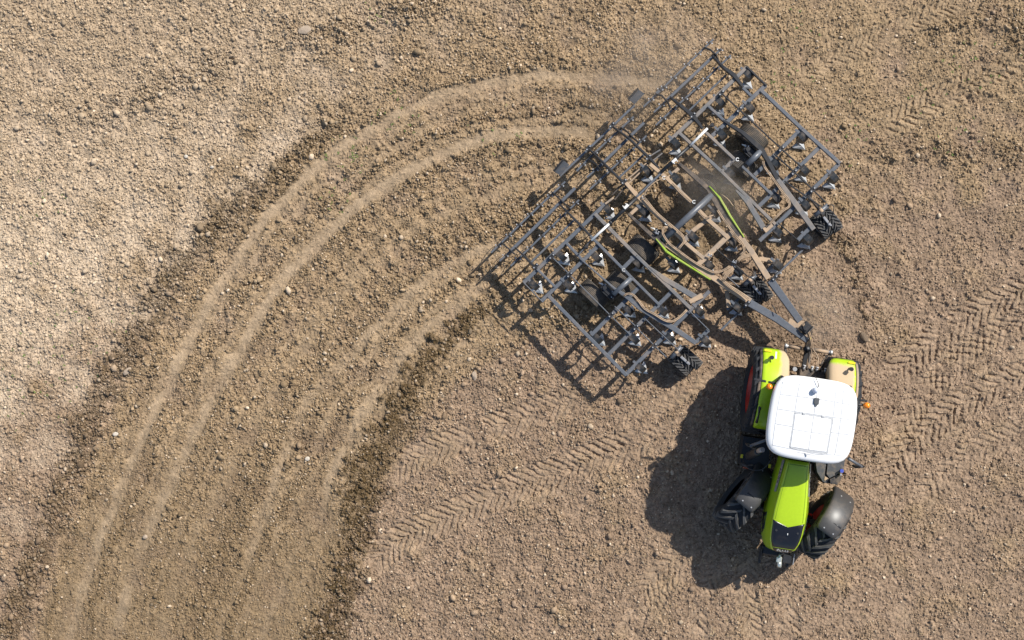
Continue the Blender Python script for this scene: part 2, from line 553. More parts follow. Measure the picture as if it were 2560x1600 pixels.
def ground_z(x, y):
    i = min(max(int((x - X0) / STEP), 0), GX - 1); j = min(max(int((y - Y0) / STEP), 0), GY - 1)
    return float(Z[j, i])

# mesh: the detailed sheet plus a coarse skirt out to the horizon, one object
nv = GX * GY
co = np.empty((nv, 3), np.float32)
co[:, 0] = XX.ravel(); co[:, 1] = YY.ravel(); co[:, 2] = Z.ravel()
idx = np.arange(nv, dtype=np.int32).reshape(GY, GX)
quads = np.stack([idx[:-1, :-1], idx[:-1, 1:], idx[1:, 1:], idx[1:, :-1]], -1).reshape(-1, 4)
FAR = 900.0
ring = [(X0, Y0), (X1, Y0), (X1, Y1), (X0, Y1)]
outer = np.array([(-FAR, -FAR, 0), (FAR, -FAR, 0), (FAR, FAR, 0), (-FAR, FAR, 0)], np.float32)
co = np.vstack([co, outer])
corner = [idx[0, 0], idx[0, -1], idx[-1, -1], idx[-1, 0]]
skirt = np.array([[nv + 0, nv + 1, corner[1], corner[0]], [nv + 1, nv + 2, corner[2], corner[1]],
                  [nv + 2, nv + 3, corner[3], corner[2]], [nv + 3, nv + 0, corner[0], corner[3]]], np.int32)
quads = np.vstack([quads, skirt])
gm = bpy.data.meshes.new('ground')
gm.vertices.add(len(co)); gm.vertices.foreach_set('co', co.ravel())
gm.loops.add(quads.size); gm.loops.foreach_set('vertex_index', quads.ravel().astype(np.int32))
gm.polygons.add(len(quads)); gm.polygons.foreach_set('loop_start', np.arange(0, quads.size, 4, dtype=np.int32))
gm.polygons.foreach_set('use_smooth', np.zeros(len(quads), bool))
gm.update(calc_edges=True)

tonev = np.clip(tn * .5 + .12 * warp2, -1, 1)
att = gm.attributes.new('soil', 'FLOAT_COLOR', 'POINT')
rgba = np.zeros((len(co), 4), np.float32)
rgba[:nv, 0] = np.clip(moist, 0, 1).ravel()
rgba[:nv, 1] = (tonev * .5 + .5).ravel()
rgba[:nv, 2] = np.clip(pale, 0, 1).ravel()
rgba[:nv, 3] = np.clip(smooth_m, 0, 1).ravel()
rgba[nv:, 1] = .5
att.data.foreach_set('color', rgba.ravel())

hue = np.clip(np.maximum(inside, sstep(.5, 4.5, YY + .35 * warp1 - .12 * XX)) + .25 * warp1, 0, 1)
hat = gm.attributes.new('hue', 'FLOAT', 'POINT')
hv = np.zeros(len(co), np.float32); hv[:nv] = hue.ravel(); hat.data.foreach_set('value', hv)

def soil_material(name, use_attr=True, tint=1.0):
    m = bpy.data.materials.new(name)
    nt, b, out = nodes_of(m)
    g = N(nt, 'ShaderNodeNewGeometry')
    n1 = N(nt, 'ShaderNodeTexNoise'); n1.inputs['Scale'].default_value = 1.1; n1.inputs['Detail'].default_value = 5; n1.inputs['Roughness'].default_value = .6
    n2 = N(nt, 'ShaderNodeTexNoise'); n2.inputs['Scale'].default_value = 16; n2.inputs['Detail'].default_value = 6; n2.inputs['Roughness'].default_value = .65
    n3 = N(nt, 'ShaderNodeTexNoise'); n3.inputs['Scale'].default_value = 75; n3.inputs['Detail'].default_value = 4; n3.inputs['Roughness'].default_value = .7
    for n in (n1, n2, n3): nt.links.new(g.outputs['Position'], n.inputs['Vector'])
    brown = (0.276 * tint, 0.200 * tint, 0.140 * tint)
    light = (0.480 * tint, 0.385 * tint, 0.282 * tint)
    ochre = (0.302 * tint, 0.220 * tint, 0.136 * tint)
    wet = (0.095 * tint, 0.064 * tint, 0.031 * tint)
    if use_attr:
        a = N(nt, 'ShaderNodeAttribute'); a.attribute_name = 'soil'
        sp = N(nt, 'ShaderNodeSeparateColor'); nt.links.new(a.outputs['Color'], sp.inputs[0])
        ha = N(nt, 'ShaderNodeAttribute'); ha.attribute_name = 'hue'
        c = mixc(nt, ha.outputs['Fac'], brown, ochre)
        c = mixc(nt, 1.0, c, ramp(nt, n1.outputs['Fac'], .3, .7, (.90, .90, .90, 1), (1.08, 1.08, 1.08, 1)).outputs[0], 'MULTIPLY')
        c = mixc(nt, sp.outputs[2], c, light)
        sm = N(nt, 'ShaderNodeMath', operation='MULTIPLY'); sm.inputs[1].default_value = .6
        nt.links.new(a.outputs['Alpha'], sm.inputs[0])
        c = mixc(nt, sm.outputs[0], c, (0.385, 0.295, 0.203, 1))
        c = mixc(nt, sp.outputs[0], c, wet)
        tone = ramp(nt, sp.outputs[1], .05, .95, (.55, .54, .52, 1), (1.45, 1.45, 1.46, 1))
        c = mixc(nt, 1.0, c, tone.outputs[0], 'MULTIPLY')
    else:
        oi = N(nt, 'ShaderNodeAttribute'); oi.attribute_name = 'tone'
        c = mixc(nt, oi.outputs['Fac'], brown, light)
    v2 = ramp(nt, n2.outputs['Fac'], .3, .7, (.78, .77, .75, 1), (1.18, 1.17, 1.15, 1))
    c = mixc(nt, 1.0, c, v2.outputs[0], 'MULTIPLY')
    v3 = ramp(nt, n3.outputs['Fac'], .3, .72, (.62, .61, .60, 1), (1.34, 1.34, 1.34, 1))
    c = mixc(nt, 1.0, c, v3.outputs[0], 'MULTIPLY')
    nt.links.new(c, b.inputs['Base Color'])
    b.inputs['Roughness'].default_value = .96
    b.inputs['Specular IOR Level'].default_value = .12
    bp = N(nt, 'ShaderNodeBump'); bp.inputs['Distance'].default_value = .02; bp.inputs['Strength'].default_value = 1.0
    mx = N(nt, 'ShaderNodeMath', operation='ADD')
    k = N(nt, 'ShaderNodeMath', operation='MULTIPLY'); k.inputs[1].default_value = .5
    nt.links.new(n3.outputs['Fac'], k.inputs[0]); nt.links.new(n2.outputs['Fac'], mx.inputs[0]); nt.links.new(k.outputs[0], mx.inputs[1])
    nt.links.new(mx.outputs[0], bp.inputs['Height'])
    nt.links.new(bp.outputs[0], b.inputs['Normal'])
    return m

SOIL = soil_material('soil')
ground = link('ground', gm, SOIL)
tag(ground, 'worked brown field soil with clods, drag lines and tyre prints', 'soil', kind='structure')

# ------------------------------------------------------------------ loose clods lying on the soil (beyond counting)
def ico():
    t = (1 + 5 ** .5) / 2
    v = np.array([(-1, t, 0), (1, t, 0), (-1, -t, 0), (1, -t, 0), (0, -1, t), (0, 1, t), (0, -1, -t), (0, 1, -t), (t, 0, -1), (t, 0, 1), (-t, 0, -1), (-t, 0, 1)], np.float32)
    v /= np.linalg.norm(v[0])
    f = np.array([(0, 11, 5), (0, 5, 1), (0, 1, 7), (0, 7, 10), (0, 10, 11), (1, 5, 9), (5, 11, 4), (11, 10, 2), (10, 7, 6), (7, 1, 8), (3, 9, 4), (3, 4, 2), (3, 2, 6), (3, 6, 8), (3, 8, 9), (4, 9, 5), (2, 4, 11), (6, 2, 10), (8, 6, 7), (9, 8, 1)], np.int32)
    return v, f
IV, IF = ico()
OV_ = np.array([(1, 0, 0), (-1, 0, 0), (0, 1, 0), (0, -1, 0), (0, 0, 1), (0, 0, -1)], np.float32)
OF_ = np.array([(0, 2, 4), (2, 1, 4), (1, 3, 4), (3, 0, 4), (2, 0, 5), (1, 2, 5), (3, 1, 5), (0, 3, 5)], np.int32)
def scatter(base_v, base_f, count, smin, smax, power, strip_bias, seed):
    """a cloud of lumps resting on the soil: vertices, faces, colour data"""
    r = np.random.default_rng(seed)
    x = r.uniform(X0 + .3, X1 - .3, count * 6); y = r.uniform(Y0 + .3, Y1 - .3, count * 6)
    i_ = ((x - X0) / STEP).astype(int); j_ = ((y - Y0) / STEP).astype(int)
    w = .10 + .34 * rough[j_, i_] ** 1.5 + .45 * moist[j_, i_] - .40 * smooth_m[j_, i_] + strip_bias * inside[j_, i_] * sstep(1, -5, y)
    k = r.random(count * 6) < np.clip(w, .03, 1)
    x, y, i_, j_ = x[k][:count], y[k][:count], i_[k][:count], j_[k][:count]
    n = len(x); m = len(base_v)
    sz = smin + (smax - smin) * r.random(n) ** power
    sz *= np.clip(.62 + .45 * rough[j_, i_], .6, 1.4)
    v = base_v[None] * (1 + .44 * (r.random((n, m, 1)) - .5))
    v = v * np.stack([.8 + .55 * r.random(n), .7 + .4 * r.random(n), .6 + .35 * r.random(n)], -1)[:, None, :]
    qt = r.standard_normal((n, 4)); qt /= np.linalg.norm(qt, axis=1)[:, None]
    a, b, c, d = qt.T
    Rm = np.stack([np.stack([1 - 2 * (c * c + d * d), 2 * (b * c - a * d), 2 * (b * d + a * c)], -1),
                   np.stack([2 * (b * c + a * d), 1 - 2 * (b * b + d * d), 2 * (c * d - a * b)], -1),
                   np.stack([2 * (b * d - a * c), 2 * (c * d + a * b), 1 - 2 * (b * b + c * c)], -1)], 1)
    v = np.einsum('nij,nkj->nki', Rm, v) * sz[:, None, None]
    v[..., 2] *= .8
    v[..., 0] += x[:, None]; v[..., 1] += y[:, None]; v[..., 2] += (Z[j_, i_] + sz * .25)[:, None]
    f = (base_f[None] + (np.arange(n) * m)[:, None, None]).reshape(-1, 3)
    tone_ = np.clip(.56 + .25 * r.standard_normal(n), 0, 1)
    mo = np.clip(moist[j_, i_] * (.35 + .75 * r.random(n)), 0, 1)
    pl = np.clip(pale[j_, i_] + (r.random(n) < .14) * .9, 0, 1)
    col = np.repeat(np.stack([mo, tone_, pl, np.zeros(n)], -1), m, 0)
    return v.reshape(-1, 3), f, col, np.repeat(hue[j_, i_], m)
va, fa, ca, ha_ = scatter(IV, IF, 15000, .020, .046, 2.6, .1, 77)
vb, fb, cb, hb_ = scatter(OV_, OF_, 125000, .013, .030, 1.5, .15, 78)
vc, fc, cc_, hc_ = scatter(IV, IF, 1100, .035, .085, 2.6, .0, 79)
VV = np.vstack([va, vb, vc]).astype(np.float32); F3 = np.vstack([fa, fb + len(va), fc + len(va) + len(vb)]).astype(np.int32); CC = np.vstack([ca, cb, cc_]).astype(np.float32)
cm_ = bpy.data.meshes.new('loose_clods')
cm_.vertices.add(len(VV)); cm_.vertices.foreach_set('co', VV.ravel())
cm_.loops.add(F3.size); cm_.loops.foreach_set('vertex_index', F3.ravel())
cm_.polygons.add(len(F3)); cm_.polygons.foreach_set('loop_start', np.arange(0, F3.size, 3, dtype=np.int32))
cm_.update(calc_edges=True)
a_ = cm_.attributes.new('soil', 'FLOAT_COLOR', 'POINT')
a_.data.foreach_set('color', CC.ravel())
h_ = cm_.attributes.new('hue', 'FLOAT', 'POINT'); h_.data.foreach_set('value', np.concatenate([ha_, hb_, hc_]).astype(np.float32))
clod_o = link('loose_clods', cm_, SOIL)
tag(clod_o, 'countless small loose soil crumbs scattered over the field', 'soil crumbs', kind='stuff')
# ------------------------------------------------------------------ machine materials
STEEL = painted('grey_frame_paint', (0.092, 0.102, 0.118), .42, 0, .24, 3.0)
STEEL_CLEAN = painted('grey_tube_paint', (0.095, 0.105, 0.122), .38, 0, .16, 2.2)
STEEL_DUSTY = painted('dusty_frame_paint', (0.125, 0.122, 0.120), .55, 0, .82, 3.4)
STEEL_HALF = painted('half_dusty_frame_paint', (0.11, 0.115, 0.122), .5, 0, .42, 2.4)
BLACK = painted('black_metal', (0.016, 0.017, 0.020), .45, 0, .12, 4)
BLACK_DUSTY = painted('black_metal_dusty', (0.022, 0.022, 0.024), .55, 0, .42, 5)
SPRING = painted('spring_steel', (0.026, 0.030, 0.034), .36, .3, .30, 6)
SHARE = painted('bright_share_steel', (0.44, 0.45, 0.46), .34, .35, .12, 8)
ZINC = painted('zinc_plated_bolt', (0.58, 0.58, 0.57), .34, .6, .05, 9)
CHROME = painted('chromed_rod', (0.86, 0.84, 0.80), .22, .25, .10, 5)
WHITE_METAL = painted('white_fitting', (0.66, 0.66, 0.64), .4, 0, .3, 8)
RUBBER = painted('tyre_rubber', (0.026, 0.028, 0.032), .78, 0, .12, 5, spec=.25)
RUBBER_DUSTY = painted('tyre_rubber_dusty', (0.085, 0.078, 0.070), .9, 0, .30, 6, spec=.15)
RUBBER_LUG = painted('tyre_lug_rubber', (0.085, 0.085, 0.085), .8, 0, .25, 6, spec=.2)
HOSE = painted('hydraulic_hose_rubber', (0.05, 0.042, 0.036), .7, 0, .80, 7)
LIME = painted('lime_green_paint', (0.375, 0.54, 0.014), .28, 0, .13, 2.2, spec=.5, grime=.05, coat=.5)
LIME_STRIP = painted('lime_strip_paint', (0.26, 0.42, 0.012), .4, 0, .45, 4, grime=.2)
WHITE_ROOF = painted('white_roof_plastic', (0.76, 0.76, 0.755), .38, 0, .10, 1.5, grime=.03)
SEAM = painted('grey_roof_trim_and_gap_shade', (0.44, 0.45, 0.46), .6, 0, .05, 3)  # grey for small roof fittings, and for shade painted into the panel gaps
GUARD = painted('mudguard_plastic', (0.046, 0.045, 0.045), .42, 0, .20, 3.2, spec=.5)
TREAD = painted('step_tread_plate', (0.060, 0.064, 0.070), .6, 0, .28, 9, grime=.5)
RED = painted('red_rim_paint', (0.42, 0.018, 0.012), .35, 0, .18, 3)
SILVER = painted('silver_strip', (0.42, 0.42, 0.43), .3, .5, .08, 4)
YELLOW = painted('yellow_sticker', (0.72, 0.58, 0.02), .4, 0, .05, 5)
ORANGE = painted('amber_lens', (0.90, 0.24, 0.012), .18, 0, .0, 5, grime=.05)
BLUE = painted('blue_cap', (0.06, 0.09, 0.42), .3, 0, .0, 5)
GREY_PLATE = painted('grey_warning_plate', (0.075, 0.078, 0.085), .4, 0, .2, 5)
GLOSS_BLACK = painted('gloss_black_grille', (0.010, 0.011, 0.016), .30, 0, .06, 3)
GLASS = bpy.data.materials.new('cab_glass')
_nt, _b, _o = nodes_of(GLASS)
_b.inputs['Base Color'].default_value = (0.02, 0.028, 0.03, 1)
_b.inputs['Roughness'].default_value = .04
_b.inputs['Transmission Weight'].default_value = .55
_b.inputs['IOR'].default_value = 1.45

def lime_dusty(name, axis_lo, axis_hi, x_lo, x_hi, strength):
    """lime paint with a field-dust patch that covers one side of the fender (object coordinates)"""
    m = bpy.data.materials.new(name)
    nt, b, out = nodes_of(m)
    tc = N(nt, 'ShaderNodeTexCoord')
    sp = N(nt, 'ShaderNodeSeparateXYZ'); nt.links.new(tc.outputs['Object'], sp.inputs[0])
    n = N(nt, 'ShaderNodeTexNoise'); n.inputs['Scale'].default_value = 7; n.inputs['Detail'].default_value = 6; n.inputs['Roughness'].default_value = .65
    nt.links.new(tc.outputs['Object'], n.inputs['Vector'])
    def rng_(sock, lo, hi):
        r = N(nt, 'ShaderNodeMapRange'); r.interpolation_type = 'SMOOTHSTEP'
        r.inputs['From Min'].default_value = lo; r.inputs['From Max'].default_value = hi
        nt.links.new(sock, r.inputs['Value']); return r.outputs[0]
    def mul(a, c):
        k = N(nt, 'ShaderNodeMath', operation='MULTIPLY'); nt.links.new(a, k.inputs[0])
        if isinstance(c, float): k.inputs[1].default_value = c
        else: nt.links.new(c, k.inputs[1])
        return k.outputs[0]
    jit = N(nt, 'ShaderNodeMath', operation='MULTIPLY_ADD'); jit.inputs[1].default_value = .16; jit.inputs[2].default_value = -.08
    nt.links.new(n.outputs['Fac'], jit.inputs[0])
    yy = N(nt, 'ShaderNodeMath', operation='ADD'); nt.links.new(sp.outputs['Y'], yy.inputs[0]); nt.links.new(jit.outputs[0], yy.inputs[1])
    xx = N(nt, 'ShaderNodeMath', operation='ADD'); nt.links.new(sp.outputs['X'], xx.inputs[0]); nt.links.new(jit.outputs[0], xx.inputs[1])
    msk = mul(mul(rng_(yy.outputs[0], axis_lo, axis_hi), rng_(xx.outputs[0], x_lo, x_hi)), strength)
    col = mixc(nt, msk, (0.375, 0.54, 0.014), (0.46, 0.335, 0.22))
    nt.links.new(col, b.inputs['Base Color'])
    rr = N(nt, 'ShaderNodeMapRange'); rr.inputs['To Min'].default_value = .28; rr.inputs['To Max'].default_value = .9
    nt.links.new(msk, rr.inputs['Value']); nt.links.new(rr.outputs[0], b.inputs['Roughness'])
    return m

# ------------------------------------------------------------------ wheels
def wheel_mesh(R, W, rim_r, lugs=0, lug_h=.035, lug_w=.05, tread='lug', n=48):
    """returns tyre, rim meshes; axle along local Y, centre at origin, +Y is the outer side"""
    t = MB()
    hw = W / 2
    sh = R - (lug_h if lugs else 0)
    prof = [(rim_r, -hw * .80), (rim_r + .03, -hw * .95), ((rim_r + sh) * .5, -hw * 1.02), (sh - .07 * R, -hw * .98), (sh - .02 * R, -hw * .86)]
    if tread == 'rib':
        k = 9
        for i in range(k):
            y0 = -hw * .84 + (2 * hw * .84) * i / k; y1 = -hw * .84 + (2 * hw * .84) * (i + 1) / k
            g = .014
            cr = lambda y: sh - .025 * R * abs(y / hw) ** 2
            prof += [(cr(y0) - .012, y0), (cr(y0 + g * .5), y0 + g * .6), (cr(y1 - g * .5), y1 - g * .6), (cr(y1) - .012, y1)]
    else:
        for i in range(9):
            y = -hw * .8 + 2 * hw * .8 * i / 8
            prof.append((sh - .02 * R * abs(y / hw) ** 2, y))
    prof += [(sh - .02 * R, hw * .86), (sh - .07 * R, hw * .98), ((rim_r + sh) * .5, hw * 1.02), (rim_r + .03, hw * .95), (rim_r, hw * .80)]
    t.lathe(prof, n)
    lugm = MB()
    if lugs:
        for sd in (-1, 1):
            for i in range(lugs):
                a0 = 2 * math.pi * (i + (.5 if sd > 0 else 0)) / lugs
                # strip from the centre line to the shoulder, swept back along the circumference
                secs = []
                for (fy, da) in ((-.06, 0.0), (.30, .30), (.62, .62), (.92, .86), (1.0, .92)):
                    y = sd * hw * fy
                    ang = a0 + da * 1.18 * (2 * math.pi / lugs) * (1.25 if W / R > .5 else 1.0)
                    wloc = lug_w * (1.25 if fy > .8 else 1.0)
                    top = R - .02 * R * fy * fy if fy < .95 else R - .09 * R
                    bot = sh - .03 * R if fy < .95 else sh - .13 * R
                    da_ = wloc / (2 * R)
                    secs.append([(r_, a_, y) for (r_, a_) in ((bot, ang - da_ * 1.25), (top, ang - da_), (top, ang + da_), (bot, ang + da_ * 1.25))])
                vs = [Vector((r_ * math.cos(a_), y, r_ * math.sin(a_))) for s in secs for (r_, a_, y) in s]
                fs = [(0, 1, 2, 3), (19, 18, 17, 16)]
                for k in range(4):
                    for j in range(3):
                        fs.append((k * 4 + j, k * 4 + j + 1, k * 4 + j + 5, k * 4 + j + 4))
                lugm.add(vs, fs)
    r = MB()
    rec = .50 if R > .5 and R < .9 else 0.0
    r.lathe([(rim_r + .012, -hw * .82), (rim_r + .02, -hw * .74), (rim_r - .04, -hw * .66), (rim_r - .05, hw * .3), (rim_r - .04, hw * (.66 - rec)), (rim_r + .02, hw * (.74 - rec)), (rim_r + .012, hw * (.84 - rec)),
             (rim_r - .03, hw * (.80 - rec)), (rim_r - .06, hw * (.55 - rec)), (rim_r * .62, hw * (.30 - rec)), (rim_r * .45, hw * (.34 - rec)), (rim_r * .40, hw * (.42 - rec)), (.0, hw * (.42 - rec))], 36)
    for i in range(8):
        an = 2 * math.pi * i / 8
        r.tube([(rim_r * .52 * math.cos(an), hw * .30, rim_r * .52 * math.sin(an)), (rim_r * .52 * math.cos(an), hw * .30 + .035, rim_r * .52 * math.sin(an))], .018, 6)
    tm = t.mesh('tyre'); rm = r.mesh('rim')
    lm = lugm.mesh('lug_tread') if lugs else None
    return tm, rm, lm

def add_wheel(parent, name, meshes, loc, rotz, mats, flip=False, spin=0.0):
    """wheel part with tyre and rim sub-parts"""
    tm, rm, lm = meshes
    w = bpy.data.objects.new(name, rm)
    COL.objects.link(w); w.parent = parent
    if not rm.materials: rm.materials.append(mats[1])
    w.rotation_mode = 'XYZ'
    w.matrix_local = Matrix.Translation(loc) @ Matrix.Rotation(rotz + (math.pi if flip else 0), 4, 'Z') @ Matrix.Rotation(spin, 4, 'Y')
    link('tyre', tm, mats[0], w)
    if lm: link('tread_lugs', lm, mats[2], w)
    return w
# ------------------------------------------------------------------ trailed cultivator
HEAD_C = math.radians(-43.5)
CF = Vector((math.cos(HEAD_C), math.sin(HEAD_C), 0))       # travel direction
CL = Vector((-CF.y, CF.x, 0))                              # its left
cbase = P(1690, 560, 0)
cult = empty('field_cultivator', cbase)
BASES[cult.name] = cbase
tag(cult, 'wide grey cultivator with dusty centre frame and spring tines, towed by the tractor', 'cultivator')

ZF = .95
def bar(name, pts, z, w=.10, h=.10, mat=STEEL, w2=None):
    """one frame member through measured points; z is one height or one per point"""
    zs = z if isinstance(z, (list, tuple)) else [z] * len(pts)
    mb = MB()
    pp = [Q(p[0], p[1], p[2], zz) for p, zz in zip(pts, zs)]
    ws = w if isinstance(w, (list, tuple)) else [w] * len(pp)
    for i in range(len(pp) - 1):
        a, b = pp[i], pp[i + 1]
        e = (b - a).normalized() * .004
        mb.beam(a - (e if i else Vector()), b + e, ws[i], h, .010, ws[i + 1])
    return mb.build(name, mat, cult)

# --- cross beams (run square to the travel direction)
CB = [
 # lower-left wing
 ('A1', (800, 1345), (1830, 352), STEEL), ('T3', (780, 965), (1490, 272), STEEL), ('T6', (-10, 897), (600, 285), STEEL),
 ('T6', (200, 1148), (1015, 337), STEEL), ('T6', (425, 1395), (1480, 342), STEEL), ('T6', (1310, 985), (1470, 832), STEEL),
 ('T4', (290, 1060), (450, 900), STEEL),
 # upper-right wing
 ('A2', (870, 1480), (1850, 545), STEEL_HALF), ('A3', (505, 300), (830, 0), STEEL), ('A3', (1040, 795), (1630, 212), STEEL),
 ('A3', (1090, 1192), (1870, 432), STEEL), ('A4', (600, 1370), (1600, 402), STEEL), ('A4', (1082, 1362), (1230, 1212), STEEL),
 ('A3', (635, 750), (780, 592), STEEL_HALF),
]
for t, a, b, m in CB:
    bar('cross_beam', [(t, *a), (t, *b)], ZF, .092, .10, m)
bar('cross_beam', [('T7', 500, 972), ('T7', 830, 668)], ZF, .092, .10, STEEL)
bar('cross_beam', [('A1', 1830, 350), ('A1', 1935, 272)], ZF + .02, .05, .05, STEEL_DUSTY)
# centre section
bar('cross_beam', [('T4', 1240, 1012), ('T4', 1662, 612)], ZF + .07, .12, .12, STEEL_DUSTY)
bar('cross_beam', [('T4', 965, 828), ('T4', 1165, 592)], ZF, .11, .10, STEEL_HALF)
bar('cross_beam', [('T4', 1165, 592), ('T4', 1435, 388)], ZF, .10, .10, STEEL_DUSTY)
bar('cross_beam', [('A5', 490, 1182), ('A5', 640, 1042)], ZF, .085, .09, STEEL_DUSTY)
bar('cross_beam', [('A5', 962, 728), ('A5', 1092, 608)], ZF, .085, .09, STEEL_DUSTY)
bar('cross_beam', [('A5', 255, 945), ('A5', 415, 775)], ZF - .05, .035, .05, BLACK_DUSTY)
bar('cross_beam', [('A5', 415, 775), ('A5', 700, 530)], ZF - .05, .035, .05, STEEL_DUSTY)
bar('cross_beam', [('A5', 730, 455), ('A5', 860, 375)], ZF - .05, .035, .05, STEEL_HALF)
bar('cross_beam', [('A5', 285, 1005), ('A5', 450, 800)], ZF - .05, .035, .05, BLACK_DUSTY)
bar('cross_beam', [('A5', 460, 800), ('A5', 710, 560)], ZF - .05, .035, .05, STEEL_DUSTY)
bar('cross_beam', [('A5', 768, 512), ('A5', 885, 418)], ZF - .05, .035, .05, STEEL_HALF)
# front levelling bars by the drawbar
bar('front_bar', [('T5', 845, 895), ('T5', 985, 745)], .80, .075, .08, STEEL)
bar('front_bar', [('T5', 905, 1000), ('T5', 1290, 630)], .70, .05, .05, STEEL_CLEAN)
bar('front_bar', [('T5', 340, 1385), ('T5', 500, 1235)], .80, .075, .08, STEEL)
bar('front_bar', [('A6', 330, 520), ('A6', 15, 830)], .70, .05, .05, STEEL_CLEAN)
bar('front_brace', [('T5', 745, 740), ('T5', 955, 770)], .86, .10, .08, STEEL_DUSTY)
bar('front_brace', [('A6', 90, 335), ('A6', 110, 545)], .86, .10, .08, STEEL_DUSTY, .085)

# --- long beams (run with the travel direction)
LB = [
 ([('T3', 862, 905), ('T6', 432, 1402)], ZF + .035, .085, STEEL),
 ([('A1', 970, 1172), ('A1', 1192, 1392)], ZF + .05, .06, STEEL),
 ([('T3', 1088, 240), ('T3', 1300, 462)], ZF + .05, .065, STEEL),
 ([('T3', 1390, 150), ('T6', 500, 172), ('T6', 842, 510)], ZF + .05, .065, STEEL),
 ([('A1', 1700, 478), ('T4', 460, 902), ('T6', 1245, 562)], ZF + .05, .085, STEEL_HALF),
 ([('T7', 770, 730), ('A3', 1640, 212), ('A4', 1612, 392)], ZF + .035, .085, STEEL),
 ([('T7', 588, 432), ('T7', 838, 672)], ZF + .035, .045, BLACK),
 ([('T7', 105, 930), ('T7', 310, 1120)], ZF + .05, .065, STEEL),
 ([('A3', 95, 265), ('A3', 620, 745), ('A3', 1300, 1412)], ZF + .05, .075, STEEL_HALF),
 ([('A3', 395, 225), ('A3', 785, 592)], ZF + .05, .070, STEEL_HALF),
 ([('A3', 885, 682), ('A3', 1252, 1035)], ZF + .05, .065, STEEL),
 ([('T7', 540, 700), ('T7', 645, 802)], ZF + .05, .065, STEEL),
]
for pts, z, w, m in LB:
    bar('long_beam', pts, z, w, .09, m)
# centre dusty rails, they carry the hoses
bar('centre_rail', [('A5', 425, 790), ('A5', 560, 945), ('A5', 700, 1082)], [ZF + .06, ZF + .08, ZF + .09], [.085, .10, .085], .10, STEEL_DUSTY)
bar('centre_rail', [('A5', 700, 1082), ('T4', 820, 485), ('T4', 1080, 745), ('T4', 1305, 935)], ZF + .09, .085, .10, STEEL_DUSTY)
bar('centre_rail', [('A5', 735, 560), ('A5', 930, 722), ('A5', 1250, 1032)], ZF + .09, .085, .10, STEEL_DUSTY)
bar('centre_rail', [('T4', 1235, 322), ('T4', 1335, 425), ('T4', 1605, 668)], ZF + .09, .095, .10, STEEL_DUSTY)
# long dark side members that end in the drawbar
bar('side_member', [('A5', 455, 1180), ('T4', 700, 690), ('T4', 830, 800)], [ZF + .02, ZF + .08, ZF + .10], [.06, .10, .12], .12, BLACK_DUSTY)
bar('side_member', [('A5', 1095, 548), ('A5', 1190, 622), ('A5', 1470, 870), ('T4', 1440, 170), ('T4', 1560, 380), ('T4', 1760, 650)], [ZF, ZF + .04, ZF + .08, ZF + .1, ZF + .1, ZF + .1], [.07, .09, .11, .16, .15, .12], .12, BLACK_DUSTY)
bar('drawbar_beam', [('T4', 835, 770), ('T4', 1000, 880), ('T4', 1290, 1085), ('T4', 1500, 1225), ('A6', 380, 470)], [1.05, 1.05, 1.05, 1.04, 1.0], [.10, .12, .14, .14, .15], .14, STEEL_DUSTY)
bar('drawbar_beam', [('A6', 340, 470), ('A6', 720, 690), ('A6', 1100, 965)], [1.0, .92, .82], [.17, .17, .12], .16, STEEL_CLEAN)
bar('drawbar_beam', [('T5', 490, 430), ('T5', 650, 650), ('A6', 610, 180)], [1.05, 1.04, 1.0], [.10, .13, .14], .14, STEEL_DUSTY)
bar('drawbar_beam', [('A6', 640, 205), ('A6', 1010, 720)], [1.0, .86], [.17, .15], .16, STEEL_CLEAN)
bar('drawbar_gusset', [('A6', 860, 740), ('A6', 1040, 800)], .84, [.22, .30], .05, STEEL_DUSTY)
bar('lime_strip', [('T4', 705, 690), ('T4', 840, 850), ('T4', 950, 925), ('T4', 1390, 1205)], 1.09, [.025, .055, .05, .03], .14, LIME_STRIP)
bar('lime_strip', [('T4', 1375, 25), ('T4', 1510, 175), ('T4', 1640, 400), ('T4', 1815, 668)], [1.08, 1.1, 1.1, 1.08], [.02, .05, .05, .03], .14, LIME_STRIP)
# wing arms
bar('wing_arm', [('T3', 1700, 815), ('T3', 1880, 935), ('T6', 620, 560), ('T6', 1060, 830), ('T6', 1312, 998)], [ZF + .08, ZF + .12, ZF + .12, ZF + .08, ZF + .04], [.06, .11, .125, .12, .10], .11, STEEL)
bar('wing_arm', [('T3', 1300, 470), ('T3', 1700, 818)], [ZF + .05, ZF + .08], [.035, .05], .06, STEEL)
bar('wing_arm', [('A3', 640, 100), ('A3', 890, 255), ('A3', 1125, 465), ('A3', 1205, 600), ('A3', 1330, 845)], [ZF + .05, ZF + .08, ZF + .10, ZF + .12, ZF + .12], [.05, .09, .12, .10, .10], .12, BLACK)
bar('wing_arm', [('A3', 1325, 835), ('A3', 1560, 1160), ('A3', 1785, 1478)], [ZF + .12, ZF + .08, ZF + .04], [.10, .13, .11], .11, STEEL_HALF)
bar('wing_brace', [('T4', 615, 1040), ('T4', 820, 1200), ('T4', 1230, 1440)], [ZF + .06, ZF + .06, ZF + .03], [.04, .12, .13], .07, STEEL_HALF)
bar('wing_brace', [('A3', 805, 985), ('A3', 960, 1140), ('A3', 1165, 1480)], [ZF + .06, ZF + .06, ZF + .03], [.04, .12, .13], .07, STEEL_HALF)
bar('brace_foot', [('T6', 1230, 478), ('T6', 1390, 395)], ZF + .06, [.10, .13], .08, STEEL_DUSTY)
bar('brace_foot', [('T5', 810, 385), ('T5', 910, 310)], ZF + .06, [.13, .10], .08, STEEL_DUSTY)

